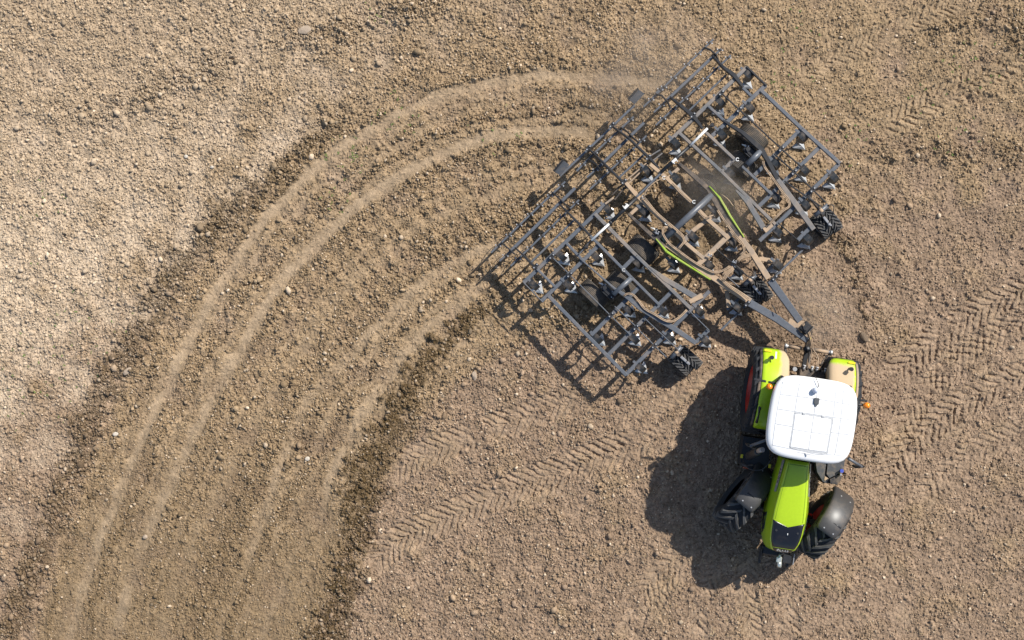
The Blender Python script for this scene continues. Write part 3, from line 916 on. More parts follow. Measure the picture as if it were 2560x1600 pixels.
# --- thin depth-linkage rods
RODS = [
 [('T3', 885, 392), ('T3', 1640, 1150), ('T6', 470, 885)], [('T6', 540, 785), ('T6', 935, 1172)], [('T6', 285, 535), ('T6', 560, 795)],
 [('T6', 660, 682), ('T6', 905, 912), ('T6', 1080, 1075)], [('T3', 555, 745), ('T3', 790, 985)], [('T6', 1225, 590), ('T6', 1475, 835)],
 [('T7', 265, 762), ('T7', 1040, 1485), ('A3', 1625, 685)], [('A3', 1290, 525), ('A3', 1540, 755), ('A3', 1785, 985), ('A3', 1935, 1135)],
 [('A3', 1420, 870), ('A3', 1700, 1068), ('A3', 1870, 1185)], [('T5', 985, 285), ('T5', 1245, 515)], [('T5', 205, 615), ('T5', 600, 960), ('T5', 700, 1010)],
 [('A6', 15, 90), ('A6', 240, 290)],
]
for r in RODS:
    wide = .034 if r[0][0] in ('T7', 'A3') else .026
    bar('linkage_rod', r, ZF + .075, wide, .04, BLACK if wide > .03 or r[0][0] == 'T5' else STEEL)

# --- clamps with bright bolts where the rods cross the beams
def clamp(tile, x, y, z=ZF + .085):
    c = Q(tile, x, y, z)
    mb = MB()
    M = Matrix.Rotation(HEAD_C, 3, 'Z')
    mb.box(c - Vector((0, 0, .02)), (.085, .15, .03), M, .006)
    cl_ = mb.build('rod_clamp', BLACK, cult)
    for s in (-1, 1):
        b = MB()
        q = c + CL * .052 * s
        b.tube([q, q + Vector((0, 0, .028))], .017, 6, False)
        b.build('bolt', ZINC, cl_)
for c in [('T3', 905, 408), ('T3', 1130, 640), ('T6', 240, 640), ('T6', 555, 800), ('T6', 785, 1030), ('T3', 700, 530), ('A3', 1380, 465),
          ('A3', 1540, 760), ('A3', 1775, 980), ('T7', 270, 768), ('T7', 495, 978), ('A6', 345, 500), ('A6', 690, 175), ('A3', 265, 40), ('A5', 710, 470), ('A5', 405, 775), ('T8', 755, 465), ('T8', 460, 755)]:
    clamp(*c)

# --- hydraulic cylinders, rods and fittings
def cylinder(a, b, c, d, z):
    """barrel from a to b, rod from b to c"""
    mb = MB(); A, B, C_ = Q(*a, z), Q(*b, z), Q(*c, z)
    mb.tube([A, B], .042, 12)
    u = (B - A).normalized()
    mb.tube([B - u * .05, B], .050, 12)
    o = mb.build('hydraulic_cylinder', BLACK, cult)
    r = MB(); r.tube([B - u * .02, C_], .030, 12)
    r.build('piston_rod', CHROME, o)
    f = MB(); D = Q(*d, z + .05)
    M = Matrix.Rotation(math.atan2(u.y, u.x), 3, 'Z')
    f.box(D, (.13, .065, .05), M, .008)
    f.box(D + u * .045 + Vector((-u.y, u.x, 0)) * -.05, (.020, .05, .03), M, .004)
    f.box(D - u * .04 + Vector((-u.y, u.x, 0)) * -.045, (.020, .04, .03), M, .004)
    f.build('valve_block', WHITE_METAL, o)
cylinder(('A5', 870, 655), ('A5', 1240, 322), ('A5', 1455, 105), ('A5', 1035, 512), 1.12)
cylinder(('A5', 560, 985), ('A5', 225, 1300), ('A1', 1655, 812), ('A5', 430, 1092), 1.12)
bar('connecting_tube', [('A5', 560, 970), ('A5', 885, 655)], 1.12, .05, .05, STEEL_CLEAN)
bar('connecting_tube', [('A1', 1640, 820), ('A1', 1500, 985)], 1.06, .03, .03, STEEL)
for t in (('A1', 1590, 885), ('A3', 500, 165), ('T4', 440, 185)):
    mb = MB(); c = Q(*t, 1.08)
    mb.box(c, (.10, .07, .07), Matrix.Rotation(HEAD_C + math.pi / 2, 3, 'Z'), .01); mb.tube([c + CF * .04, c + CF * .04 + Vector((0, 0, .06))], .025, 8)
    mb.build('cylinder_clevis', BLACK, cult)
for t in (('A5', 905, 728), ('A5', 650, 970), ('A5', 1285, 1032), ('A5', 940, 1302), ('A3', 825, 598), ('T4', 300, 1085), ('T3', 1810, 580)):
    c = Q(*t, ZF + .13); mb = MB()
    pts = [c + Vector((math.cos(a), math.sin(a), 0)) * .035 for a in np.linspace(0.6, 5.6, 9)]
    mb.tube(pts, .011, 6); mb.build('hose_ring', WHITE_METAL, cult)

# --- hoses
def hose(pts, z=1.1, r=.013, n=1, gap=.028, mat=HOSE):
    zs = z if isinstance(z, list) else [z] * len(pts)
    for k in range(n):
        pp = catmull([Q(p[0], p[1], p[2], zz) for p, zz in zip(pts, zs)], .06)
        off = (k - (n - 1) / 2) * gap
        q = []
        for i, p in enumerate(pp):
            t = (pp[min(i + 1, len(pp) - 1)] - pp[max(i - 1, 0)]).normalized()
            q.append(p + Vector((-t.y, t.x, 0)) * off + Vector((0, 0, .004 * math.sin(i * .5 + k))))
        mb = MB(); mb.tube(q, r, 7); mb.build('hydraulic_hose', mat, cult)
hose([('T4', 855, 545), ('T4', 810, 545), ('T4', 790, 620), ('T4', 870, 745), ('T4', 1000, 850), ('T4', 1150, 960), ('T4', 1290, 1045), ('T4', 1440, 1112), ('T4', 1560, 1085), ('T4', 1635, 1035)], 1.10, .013, 2)
hose([('T6', 395, 410), ('T6', 430, 380), ('T6', 500, 378), ('T6', 570, 440), ('T6', 660, 560), ('T6', 800, 640), ('T6', 905, 705), ('T6', 1000, 725), ('T6', 1100, 672), ('T6', 1195, 578)], 1.10, .013, 2)
hose([('A3', 1150, 620), ('A3', 1165, 690), ('A3', 1280, 850), ('A3', 1400, 1020), ('A3', 1470, 1110), ('A3', 1475, 1190), ('A3', 1390, 1250), ('A3', 1220, 1420)], 1.08, .013, 2)
hose([('T4', 560, 175), ('T4', 700, 350), ('T4', 835, 470), ('T4', 960, 575), ('T4', 1045, 655), ('T4', 1055, 730), ('T4', 985, 820)], 1.1, .013, 2)
hose([('T4', 640, 20), ('T4', 580, 80), ('T4', 555, 165)], 1.12, .012, 1)
hose([('A5', 900, 730), ('A5', 780, 790), ('A5', 690, 880), ('A5', 655, 965)], 1.12, .012, 1)
hose([('A5', 1010, 800), ('A5', 1120, 920), ('A5', 1250, 1040)], 1.08, .012, 2)
hose([('T4', 1245, 330), ('T4', 1310, 410), ('T4', 1380, 415), ('T4', 1430, 390)], 1.1, .013, 1)
hose([('T4', 1480, 330), ('T4', 1560, 450), ('T4', 1700, 640), ('T4', 1800, 760), ('T4', 1815, 850), ('T4', 1760, 900)], 1.09, .013, 2)
hose([('T5', 300, 960), ('T5', 330, 900), ('T5', 420, 850)], 1.08, .012, 3)
hose([('T5', 470, 780), ('T5', 520, 720), ('T5', 640, 690)], 1.08, .012, 3)
hose([('T4', 1550, 1225), ('T4', 1590, 1150), ('T4', 1680, 1060)], 1.1, .012, 3)
hose([('T4', 1500, 1180), ('T4', 1640, 1290), ('T4', 1800, 1390), ('A6', 360, 440)], 1.09, .013, 2)
hose([('T4', 1530, 130), ('T4', 1610, 190), ('T4', 1680, 280)], 1.05, .012, 1)
hose([('A6', 650, 510), ('A6', 690, 570), ('A6', 710, 630)], 1.0, .012, 1, mat=BLACK)
for t, x, y in (('T4', 1690, 985), ('T4', 715, 620), ('T5', 120, 700)):
    c = Q(t, x, y, 1.1); mb = MB()
    M = Matrix.Rotation(HEAD_C + .35, 3, 'Z')
    mb.box(c, (.10, .032, .035), M, .006); mb.tube([c + M @ Vector((.03, .01, .02)), c + M @ Vector((.03, .05, .03))], .010, 6); mb.tube([c + M @ Vector((-.03, .01, .02)), c + M @ Vector((-.03, .045, .03))], .010, 6)
    mb.build('hose_coupling', SILVER, cult)

# --- spring tines with goosefoot shares
def tine_meshes():
    prof = [(-.02, .96), (.04, .985), (.11, .985), (.18, .94), (.225, .86), (.235, .76), (.21, .64), (.15, .53), (.09, .43), (.07, .33), (.10, .22), (.16, .12), (.22, .05)]
    sp_ = catmull([Vector((x, 0, z)) for x, z in prof], .04)
    t = MB(); th = .007
    vs = []; fs = []
    for i, p in enumerate(sp_):
        tg = (sp_[min(i + 1, len(sp_) - 1)] - sp_[max(i - 1, 0)]).normalized()
        nrm = Vector((-tg.z, 0, tg.x))
        k = i / (len(sp_) - 1)
        hw = .074 if k < .55 else .074 - .044 * (k - .55) / .45
        for (yy, nn) in ((-hw, th), (hw, th), (hw, -th), (-hw, -th)):
            vs.append(p + nrm * nn + Vector((0, yy, 0)))
    m = len(sp_)
    for i in range(m - 1):
        for k in range(4):
            fs.append((i * 4 + k, i * 4 + (k + 1) % 4, i * 4 + 4 + (k + 1) % 4, i * 4 + 4 + k))
    fs += [(0, 1, 2, 3), tuple(range(m * 4 - 1, m * 4 - 5, -1))]
    t.add(vs, fs, False)
    tine = t.mesh('spring_tine')
    c = MB()
    c.box((-.06, 0, .962), (.13, .06, .022), None, .004); c.tube([(-.03, .045, .93), (.10, .045, .93), (.16, .045, .84)], .010, 6); c.tube([(-.03, -.045, .93), (.10, -.045, .93), (.16, -.045, .84)], .010, 6)
    cm = c.mesh('tine_clamp')
    s = MB()
    # arrow-shaped share: ridge line and two swept wings
    V = [(x * 1.0, y, z + .05) for x, y, z in [(.38, 0, .015), (.16, .15, .012), (.10, .165, .012), (.19, .03, .035), (.13, 0, .075), (.19, -.03, .035), (.10, -.165, .012), (.16, -.15, .012), (.29, 0, .055)]]
    s.add(V, [(0, 1, 8), (1, 2, 3), (1, 3, 8), (3, 4, 8), (4, 5, 8), (8, 5, 7), (5, 6, 7), (8, 7, 0), (2, 4, 3), (4, 6, 5), (2, 1, 0, 7, 6, 4)])
    return tine, cm, s.mesh('share')
TINE, TCLAMP, SHAREM = tine_meshes()
TINES = [('T3', 1035, 410), ('T3', 1480, 425), ('T3', 690, 775), ('T3', 1120, 780), ('T6', 470, 590), ('T6', 905, 600), ('T6', 80, 950), ('T6', 545, 955),
         ('T6', 990, 945), ('T6', 625, 1320), ('T6', 1370, 600), ('T6', 1445, 980), ('T4', 940, 1020), ('T6', 1850, 560), ('T4', 1760, 1110), ('T4', 110, 330), ('T4', 570, 360),
         ('T4', 490, 1010), ('T4', 1190, 680), ('T4', 1690, 745), ('T4', 1390, 1030), ('T5', 1000, 420), ('T5', 1380, 500), ('T5', 1000, 830), ('A3', 640, 290),
         ('A3', 745, 780), ('A3', 1660, 320), ('A3', 1320, 660), ('A3', 1685, 740), ('A3', 1330, 1090), ('A3', 1700, 1180), ('A4', 1550, 580), ('T7', 620, 545),
         ('T7', 270, 890), ('T7', 640, 965), ('A5', 1070, 300), ('A5', 710, 650), ('A5', 1070, 745), ('A3', 560, 1270)]
rt = random.Random(4)
for t, x, y in TINES:
    c = Q(t, x, y, .93) - CF * .14
    o = link('spring_tine', TINE, SPRING, cult, c - cbase - Vector((0, 0, .93 - 0.0)) + Vector((0, 0, 0)), (0, 0, HEAD_C + rt.uniform(-.05, .05)))
    o.location.z = rt.uniform(-.03, .0)
    link('tine_clamp', TCLAMP, STEEL, o)
    link('share', SHAREM, SHARE, o)

# --- harrow: arms, bars, finger tines
ARMS = [[('A2', 1420, 398), ('A2', 1560, 545), ('A2', 1690, 640), ('A2', 1810, 802)], [('A2', 880, 912), ('A2', 1010, 1020), ('A2', 1175, 1155), ('A2', 1295, 1315)],
        [('T8', 762, 480), ('T8', 970, 632), ('T8', 1220, 870), ('T8', 1350, 1012)], [('T8', 462, 762), ('T8', 665, 955), ('T8', 905, 1195), ('T8', 960, 1250)],
        [('A1', 1252, 352), ('A1', 1380, 480), ('A1', 1515, 615), ('A1', 1655, 765)], [('A1', 690, 900), ('A1', 800, 1000), ('A1', 900, 1105), ('A1', 975, 1175)]]
for i, a in enumerate(ARMS):
    big = i < 2
    bar('harrow_arm', a, [.86, .98, 1.0, .98], [.04, .065, .10, .05] if big else [.035, .045, .06, .05], .14, BLACK)
HB = [  # thick tubes, then finger bars
 ([('A2', 1460, 375), ('A2', 850, 950)], .070, .78), ([('A2', 1590, 640), ('A2', 1120, 1092)], .045, .80),
 ([('T8', 1160, 435), ('T8', 600, 985)], .070, .78), ([('T8', 1170, 830), ('T8', 850, 1122)], .050, .80), ([('T8', 1040, 215), ('T8', 100, 1108)], .055, .84),
 ([('A1', 1450, 150), ('A1', 625, 955)], .075, .78), ([('A1', 1440, 552), ('A1', 890, 1092)], .050, .80),
]
for pts, w, z in HB:
    bar('harrow_tube', pts, z, w, w, STEEL_CLEAN)
FB = [[('A2', 1430, 190), ('A2', 550, 1040)], [('A2', 850, 950), ('A2', 680, 1110)], [('A2', 1650, 390), ('A2', 1170, 850), ('A2', 930, 1062), ('A2', 705, 1272)],
      [('T8', 1400, -10), ('T8', 1310, 60)], [('T8', 1030, 360), ('T8', 520, 830), ('T8', 310, 1045)], [('T8', 610, 975), ('T8', 440, 1125)],
      [('T8', 1190, 600), ('T8', 1040, 750), ('T8', 740, 1030), ('T8', 480, 1272)], [('A1', 1325, 70), ('A1', 880, 490), ('A1', 390, 965)],
      [('A1', 625, 955), ('A1', 500, 1068)], [('A1', 1500, 300), ('A1', 1050, 740), ('A1', 640, 1132)], [('A2', 1530, 310), ('A2', 1460, 375)]]
fm = MB()
fm.box((0, 0, .0), (.060, .042, .056), None, .008)
fm.tube([(0, -.03, -.01), (.0, -.045, -.03), (-.02, -.02, -.05), (-.03, 0, -.03), (-.02, .02, -.05), (-.04, .03, -.16), (-.10, .03, -.36), (-.13, .03, -.56), (-.11, .03, -.68)], .008, 6)
FINGER = fm.mesh('harrow_finger')
bmx = MB()
bmx.tube([(0, 0, 0), (0, 0, .030)], .017, 6, False)
BOLTM = bmx.mesh('bolt')
rh = random.Random(9)
HA = HEAD_C
for pts in FB:
    z = .74
    bar('finger_bar', pts, z, .046, .046, STEEL_CLEAN)
    pp = [Q(p[0], p[1], p[2], z) for p in pts]
    L_ = sum((b - a).length for a, b in zip(pp[:-1], pp[1:]))
    n = max(1, int(L_ / .32))
    for k in range(n):
        d = (k + .35 + rh.uniform(-.1, .1)) / n * L_
        for a, b in zip(pp[:-1], pp[1:]):
            l = (b - a).length
            if d <= l:
                q = a + (b - a) * (d / l); break
            d -= l
        else:
            q = pp[-1]
        o = link('harrow_finger', FINGER, BLACK, cult, q - cbase + Vector((0, 0, -.018)), (0, 0, HA))
        for s_ in (-1, 1): link('bolt', BOLTM, ZINC, o, (s_ * .052, .03 * s_, .012))
# curved hangers that join the finger bars
for pts in ([('A2', 1310, 290), ('A2', 1390, 320), ('A2', 1460, 380), ('A2', 1500, 470)], [('A2', 700, 880), ('A2', 780, 900), ('A2', 850, 970), ('A2', 885, 1050)],
            [('T8', 860, 490), ('T8', 950, 550), ('T8', 1030, 630), ('T8', 1100, 690)], [('T8', 450, 890), ('T8', 560, 960), ('T8', 625, 1040)],
            [('A1', 1150, 195), ('A1', 1230, 262), ('A1', 1310, 340), ('A1', 1400, 425)], [('A1', 515, 835), ('A1', 600, 905), ('A1', 690, 985)]):
    bar('finger_bar_hanger', pts, [.80, .86, .86, .80][:len(pts)], .035, .08, BLACK)
# warning plates at the ends of the rear tube
for c, rot in ((('T8', 1065, 110), .0), (('T8', 125, 1010), .08)):
    p = Q(*c, .92); mb = MB()
    M = Matrix.Rotation(HEAD_C + rot, 3, 'Z') @ Matrix.Rotation(math.radians(-34), 3, 'Y')
    mb.box(p, (.22, .33, .012), M, .004)
    o = mb.build('warning_plate', GREY_PLATE, cult)
    mb = MB(); mb.box(p + M @ Vector((-.116, 0, .0)), (.03, .34, .09), M, .003); mb.build('plate_edge', BLACK, o)

# --- running wheels
def hub(pts, r, mat=STEEL_CLEAN, name='axle'):
    mb = MB(); mb.tube([Q(*p) for p in pts], r, 14); return mb.build(name, mat, cult)
hub([('T4', 790, 712, 1.0), ('T4', 1415, 132, 1.0)], .075)
hub([('T6', 265, 385, 1.0), ('T6', 495, 178, 1.0)], .060)
hub([('A3', 945, 665, 1.0), ('A3', 1120, 495, 1.0)], .070)
ROAD = wheel_mesh(.38, .36, .20, tread='rib')
for t, x, y, tw in (('T3', 1430, 880, 0), ('T3', 1790, 765, 0), ('T4', 550, 815, 0), ('A3', 490, 905, .05), ('A3', 1020, 320, .05), ('A3', 900, 660, .05)):
    z = .38
    c = Q(t, x, y, .62); c.z = z
    add_wheel(cult, 'road_wheel', ROAD, c - cbase, HEAD_C + tw, (RUBBER_DUSTY, STEEL, RUBBER))
def bogie(t, x, y, ang=.0):
    c = Q(t, x, y, .82); mb = MB()
    M = Matrix.Rotation(HEAD_C + ang, 3, 'Z')
    mb.box(c, (.42, .17, .16), M, .02); mb.box(c + M @ Vector((.02, .10, .03)), (.30, .03, .10), M, .006); mb.box(c + M @ Vector((.02, -.10, .03)), (.30, .03, .10), M, .006)
    mb.tube([c + M @ Vector((-.12, 0, .08)), c + M @ Vector((-.12, 0, .14))], .05, 10); mb.tube([c + M @ Vector((.1, 0, .08)), c + M @ Vector((.1, 0, .13))], .035, 10)
    mb.box(c + M @ Vector((.05, 0, -.3)), (.12, .10, .5), M, .01)
    mb.tube([c + M @ Vector((.05, -.40, -.44)), c + M @ Vector((.05, .40, -.44))], .04, 8)
    o = mb.build('wheel_bogie', BLACK, cult)
    for q in ((-.16, .05), (-.10, -.04), (.06, .06), (.14, -.05)):
        b = MB(); p = c + M @ Vector((q[0], q[1], .08)); b.tube([p, p + Vector((0, 0, .05))], .014, 6); b.build('bolt', ZINC, o)
    mb = MB(); p = c + M @ Vector((-.22, .02, .06)); mb.box(p, (.07, .04, .04), M, .01); mb.tube([p, p + M @ Vector((-.08, -.03, 0))], .014, 6); mb.build('grease_fitting', WHITE_METAL, o)
bogie('T3', 1620, 850); bogie('T4', 760, 660); bogie('A3', 440, 975); bogie('A3', 1000, 520); bogie('T4', 1330, 70)

LUGW = wheel_mesh(.31, .25, .15, lugs=16, lug_h=.028, lug_w=.045, n=40)
def caster(tile, w1, w2, ang, arm_from):
    c1 = Q(tile, *w1, .50); c2 = Q(tile, *w2, .50)
    for k, c in enumerate((c1, c2)):
        c.z = .30
        add_wheel(cult, 'depth_wheel', LUGW, c - cbase, math.radians(ang), (RUBBER, STEEL, RUBBER_LUG), flip=bool(k), spin=.15 * k)
    f = Vector((math.cos(math.radians(ang)), math.sin(math.radians(ang)), 0)); l = Vector((-f.y, f.x, 0))
    mid = (c1 + c2) / 2
    mb = MB()
    A = Q(*arm_from, .95)
    top = mid - f * .26; top.z = .80
    mb.tube([A, top], .035, 10)
    mb.beam(top, mid + Vector((0, 0, .14)), .07, .07, .01)
    mb.tube([c1, c2], .035, 10)
    mb.tube([top - Vector((0, 0, .08)), top + Vector((0, 0, .10))], .05, 12)
    o = mb.build('caster_arm', BLACK_DUSTY, cult)
    mb = MB(); q = mid - f * .05; q.z = .66
    mb.beam(q - f * .12, q + f * .14, .06, .05, .01); mb.tube([q + f * .14, q + f * .14 + Vector((0, 0, .06))], .02, 8)
    mb.build('scraper_bracket', SILVER, o)
    mb = MB(); s = top - f * .06 + l * .02
    mb.tube([s - l * .20 + Vector((0, 0, .06)), s + l * .18 + Vector((0, 0, .06))], .055, 12)
    mb.build('pivot_tube', STEEL_CLEAN, o)
    mb = MB(); mb.tube([s - l * .06 + Vector((0, 0, .062)), s + l * .02 + Vector((0, 0, .062))], .060, 12)
    mb.build('pivot_sleeve', STEEL_DUSTY, o)
    mb = MB()
    pp = catmull([s + l * .16 + Vector((0, 0, .12)), s + l * .26 + f * .08 + Vector((0, 0, .14)), s + l * .12 + f * .24 + Vector((0, 0, .06)), mid + f * .02 + Vector((0, 0, .38))], .05)
    mb.tube(pp, .012, 6); mb.build('hydraulic_hose', BLACK, o)
caster('A4', (1385, 1185), (1510, 1105), -52, ('A4', 1200, 790))
caster('T5', (650, 1175), (785, 1120), -50, ('T5', 690, 900))
caster('T6', (1115, 1260), (1245, 1185), -42, ('T6', 1060, 1060))

# --- hitch at the drawbar nose
mb = MB(); c = Q('A6', 1075, 800, .86)
M = Matrix.Rotation(HEAD_C, 3, 'Z')
mb.box(c, (.20, .24, .20), M, .02); mb.box(c + CF * .10 + Vector((0, 0, .02)), (.02, .26, .22), M, .004)
mb.tube([c + Vector((0, 0, .08)), c + Vector((0, 0, .14))], .07, 12)
hb = mb.build('hitch_box', BLACK, cult)
mb = MB(); mb.box(Q('A6', 1145, 820, .92), (.022, .17, .06), M @ Matrix.Rotation(.0, 3, 'Z'), .004); mb.build('hitch_edge_plate', SILVER, hb)
bar('hitch_plate', [('A6', 1020, 880), ('A6', 1095, 925)], .80, [.14, .12], .05, STEEL_DUSTY)
bar('hitch_tongue', [('A6', 1140, 830), ('A6', 1130, 960), ('A6', 1095, 1080)], [.86, .78, .66], [.09, .10, .12], .10, BLACK_DUSTY)
mb = MB(); c = Q('A6', 1095, 1075, .66)
mb.lathe([(.0, .06), (.07, .06), (.085, .0), (.07, -.06), (.0, -.06)], 16, Matrix.Translation(c) @ Matrix.Rotation(math.pi / 2, 4, 'X'))
mb.build('hitch_eye', BLACK, cult)
mb = MB(); mb.box(Q('A6', 1140, 935, .83), (.06, .035, .006), Matrix.Rotation(math.radians(-80), 3, 'Z')); mb.build('yellow_marker', YELLOW, cult)
hose([('A6', 1045, 740), ('A6', 1060, 790), ('A6', 1120, 860), ('A6', 1150, 960), ('A6', 1165, 1060), ('A6', 1150, 1160), ('A6', 1120, 1250), ('A6', 1130, 1330)], [1.0, .98, .92, .9, .85, .85, .95, 1.05], .012, 2, .03)
hose([('A6', 1160, 1060), ('A6', 1210, 1130), ('A6', 1240, 1200), ('A6', 1225, 1320)], [.85, .9, 1.0, 1.05], .012, 1, mat=STEEL_DUSTY)
# ------------------------------------------------------------------ tractor
HD = math.radians(8.3)
TF = Vector((-math.sin(HD), -math.cos(HD), 0))
TLEFT = Vector((-TF.y, TF.x, 0))
rear_mid = P(2033.4, 888.3, 2.0)
tbase = Vector((rear_mid.x, rear_mid.y, 0)) + TF * .97
tractor = empty('tractor', tbase, math.atan2(TF.y, TF.x))
tag(tractor, 'lime green tractor with white cab roof, red rims and black front mudguards, front wheels turned', 'tractor')

def TL(tile, x, y, z):
    p = Q(tile, x, y, z) - tbase
    return Vector((p.dot(TF), p.dot(TLEFT), z))

def tb(mb, name, mat, parent=None):
    return mb.build(name, mat, parent or tractor, world=False)

# wheels
REARW = wheel_mesh(1.0, .70, .56, lugs=20, lug_h=.055, lug_w=.075, n=64)
FRONTW = wheel_mesh(.78, .60, .40, lugs=18, lug_h=.050, lug_w=.070, n=56)
add_wheel(tractor, 'rear_wheel', REARW, Vector((.0, .84, 1.0)), 0, (RUBBER, RED, RUBBER))
add_wheel(tractor, 'rear_wheel', REARW, Vector((.0, -.84, 1.0)), 0, (RUBBER, RED, RUBBER), flip=True, spin=.1)
FW = [(Vector((2.84, .97, .78)), math.radians(-27.5), False), (Vector((2.52, -.90, .78)), math.radians(-30.5), True)]
for c, a, fl in FW:
    add_wheel(tractor, 'front_wheel', FRONTW, c, a, (RUBBER, RED, RUBBER_LUG), flip=fl, spin=.07)

# chassis, axles
mb = MB()
mb.box((1.35, 0, .85), (3.3, .46, .55), None, .05); mb.box((2.7, 0, .75), (.9, .40, .35), None, .04)
tb(mb, 'chassis', BLACK)
mb = MB(); mb.tube([(0, -.95, 1.0), (0, .95, 1.0)], .17, 16); mb.box((-.1, 0, .98), (.75, .55, .6), None, .06); tb(mb, 'rear_axle', BLACK_DUSTY)
mb = MB(); mb.tube([(2.60, -.72, .74), (2.76, .72, .74)], .11, 14); mb.box((2.68, 0, .74), (.34, .5, .3), None, .05)
mb.tube([(2.55, -.70, .62), (2.55, -.70, .95)], .08, 10); mb.tube([(2.80, .72, .62), (2.80, .72, .95)], .08, 10)
tb(mb, 'front_axle', BLACK)
mb = MB(); mb.tube([(2.48, -.66, .80), (2.50, .0, .78), (2.66, .70, .80)], .028, 8); tb(mb, 'tie_rod', RED)

# rear fenders
def fender(sd, mat):
    mb = MB()
    prof = [(.42, -.30), (.425, -.12), (.45, -.05), (.52, -.012), (.62, 0.), (.80, .004), (.95, 0), (1.005, -.012), (1.03, -.05), (1.035, -.10)]
    vs = []; fs = []
    A = np.radians(np.linspace(157, 40, 26))
    for i, a in enumerate(A):
        k = i / 25
        for (y, dr) in prof:
            R = 1.085 + dr
            # rear corner is rounded off on the inner side, front narrows a little
            yy = y
            if k < .12 and y < .7: yy = y + (.12 - k) / .12 * .06 * (0.75 - y) / .33
            flat = 1 - .10 * max(0, math.sin(a) - .72)
            vs.append((R * math.cos(a) * .985, sd * yy, .96 + R * math.sin(a) * flat))
    m = len(prof)
    for i in range(25):
        for j in range(m - 1):
            fs.append((i * m + j, i * m + j + 1, i * m + m + j + 1, i * m + m + j))
    mb.add(vs, fs, True)
    o = tb(mb, 'rear_fender', mat)
    sol = o.modifiers.new('thickness', 'SOLIDIFY'); sol.thickness = .025; sol.offset = -1
    # rubber extension over the outer half of the tyre
    mb = MB(); vs = []; fs = []
    for i, a in enumerate(A):
        for (y, dr) in ((1.03, -.035), (1.06, -.03), (1.09, -.045), (1.10, -.09)):
            R = 1.085 + dr
            flat = 1 - .10 * max(0, math.sin(a) - .72)
            vs.append((R * math.cos(a) * .985, sd * y, .96 + R * math.sin(a) * flat))
    for i in range(25):
        for j in range(3):
            fs.append((i * 4 + j, i * 4 + j + 1, i * 4 + 5 + j, i * 4 + 4 + j))
    mb.add(vs, fs, True)
    e = tb(mb, 'fender_lip', BLACK_DUSTY if sd < 0 else STEEL_DUSTY, o)
    sol = e.modifiers.new('thickness', 'SOLIDIFY'); sol.thickness = .02
    # rear work light, reflector
    c = Vector((-.80, sd * .87, 1.79))
    mb = MB(); mb.tube([c - Vector((0, 0, .14)), c + Vector((.0, 0, .10))], .018, 8); mb.tube([c + Vector((.01, 0, .06)), c + Vector((.01, 0, .17))], [.042, .046], 12); tb(mb, 'marker_light', BLACK, o)
    mb = MB(); mb.box((-.925, sd * .93, 1.56), (.05, .16, .035), None, .006); tb(mb, 'reflector', YELLOW, o)
    return o
LIME_L = lime_dusty('lime_fender_dust_inner', -.70, -.58, .2, -.35, .95)
LIME_R = lime_dusty('lime_fender_dust_broad', 1.02, .95, -.93, -.80, .97)
fl_ = fender(-1, LIME_L)
fr_ = fender(1, LIME_R)
# grab handle on the fender
a, b = TL('R1', 755, 905, 2.08), TL('R1', 725, 1040, 1.95)
mb = MB(); mb.tube([a - Vector((0, 0, .08)), a, (a + b) / 2 + Vector((0, 0, .05)), b, b - Vector((0, 0, .08))], [.028, .032, .016, .032, .028], 10); tb(mb, 'grab_handle', BLACK)
mb = MB(); p = TL('R1', 915, 410, 2.0); mb.box((p.x, p.y, 1.885), (.17, .035, .012), Matrix.Rotation(math.radians(-28), 3, 'Y')); tb(mb, 'white_decal', WHITE_METAL, fl_)

# cab
mb = MB()
cabf, cabr, hwb, hwt = 1.22, -.42, .62, .80
def ring(z, f, r, w): return [(f, -w * .82, z), (f, w * .82, z), (f - .18, w, z), (r + .1, w, z), (r, w * .9, z), (r, -w * .9, z), (r + .1, -w, z), (f - .18, -w, z)]
R1_, R2_ = ring(1.05, 1.22, -.35, .56), ring(1.75, 1.30, -.40, .66)
mb.add(R1_ + R2_, [tuple(range(7, -1, -1)), tuple(range(8, 16))] + [(i, (i + 1) % 8, 8 + (i + 1) % 8, 8 + i) for i in range(8)])
cab = tb(mb, 'cab_body', BLACK)
R3_ = ring(2.86, 1.12, -.42, .80)
names = ['windscreen', 'corner_glass', 'side_window', 'rear_corner_glass', 'rear_window', 'rear_corner_glass', 'side_window', 'corner_glass']
for i in range(8):
    j = (i + 1) % 8
    q = [Vector(R2_[i]), Vector(R2_[j]), Vector(R3_[j]), Vector(R3_[i])]
    c = sum(q, Vector()) / 4
    q = [c + (p - c) * .955 for p in q]
    n = (q[1] - q[0]).cross(q[3] - q[0]).normalized() * .004
    g = MB(); g.add([p + n for p in q] + [p - n for p in q], [(0, 1, 2, 3), (7, 6, 5, 4), (0, 4, 5, 1), (1, 5, 6, 2), (2, 6, 7, 3), (3, 7, 4, 0)])
    tb(g, names[i], GLASS, cab)
    p_ = MB(); p_.tube([R2_[i], R3_[i]], .032, 8); tb(p_, 'cab_pillar', BLACK, cab)
mb = MB(); mb.box((.25, 0, 1.80), (.5, .5, .12), None, .04); mb.box((.02, 0, 2.1), (.12, .48, .6), None, .04); tb(mb, 'seat', BLACK, cab)
mb = MB(); mb.tube([(.95, 0, 1.75), (.75, 0, 2.1)], .04, 8)
mb.tube([(.75 + .05 * math.sin(t), .19 * math.cos(t), 2.1 + .19 * math.sin(t) * .3) for t in np.linspace(0, 6.283, 17)], .016, 6); tb(mb, 'steering_wheel', BLACK, cab)

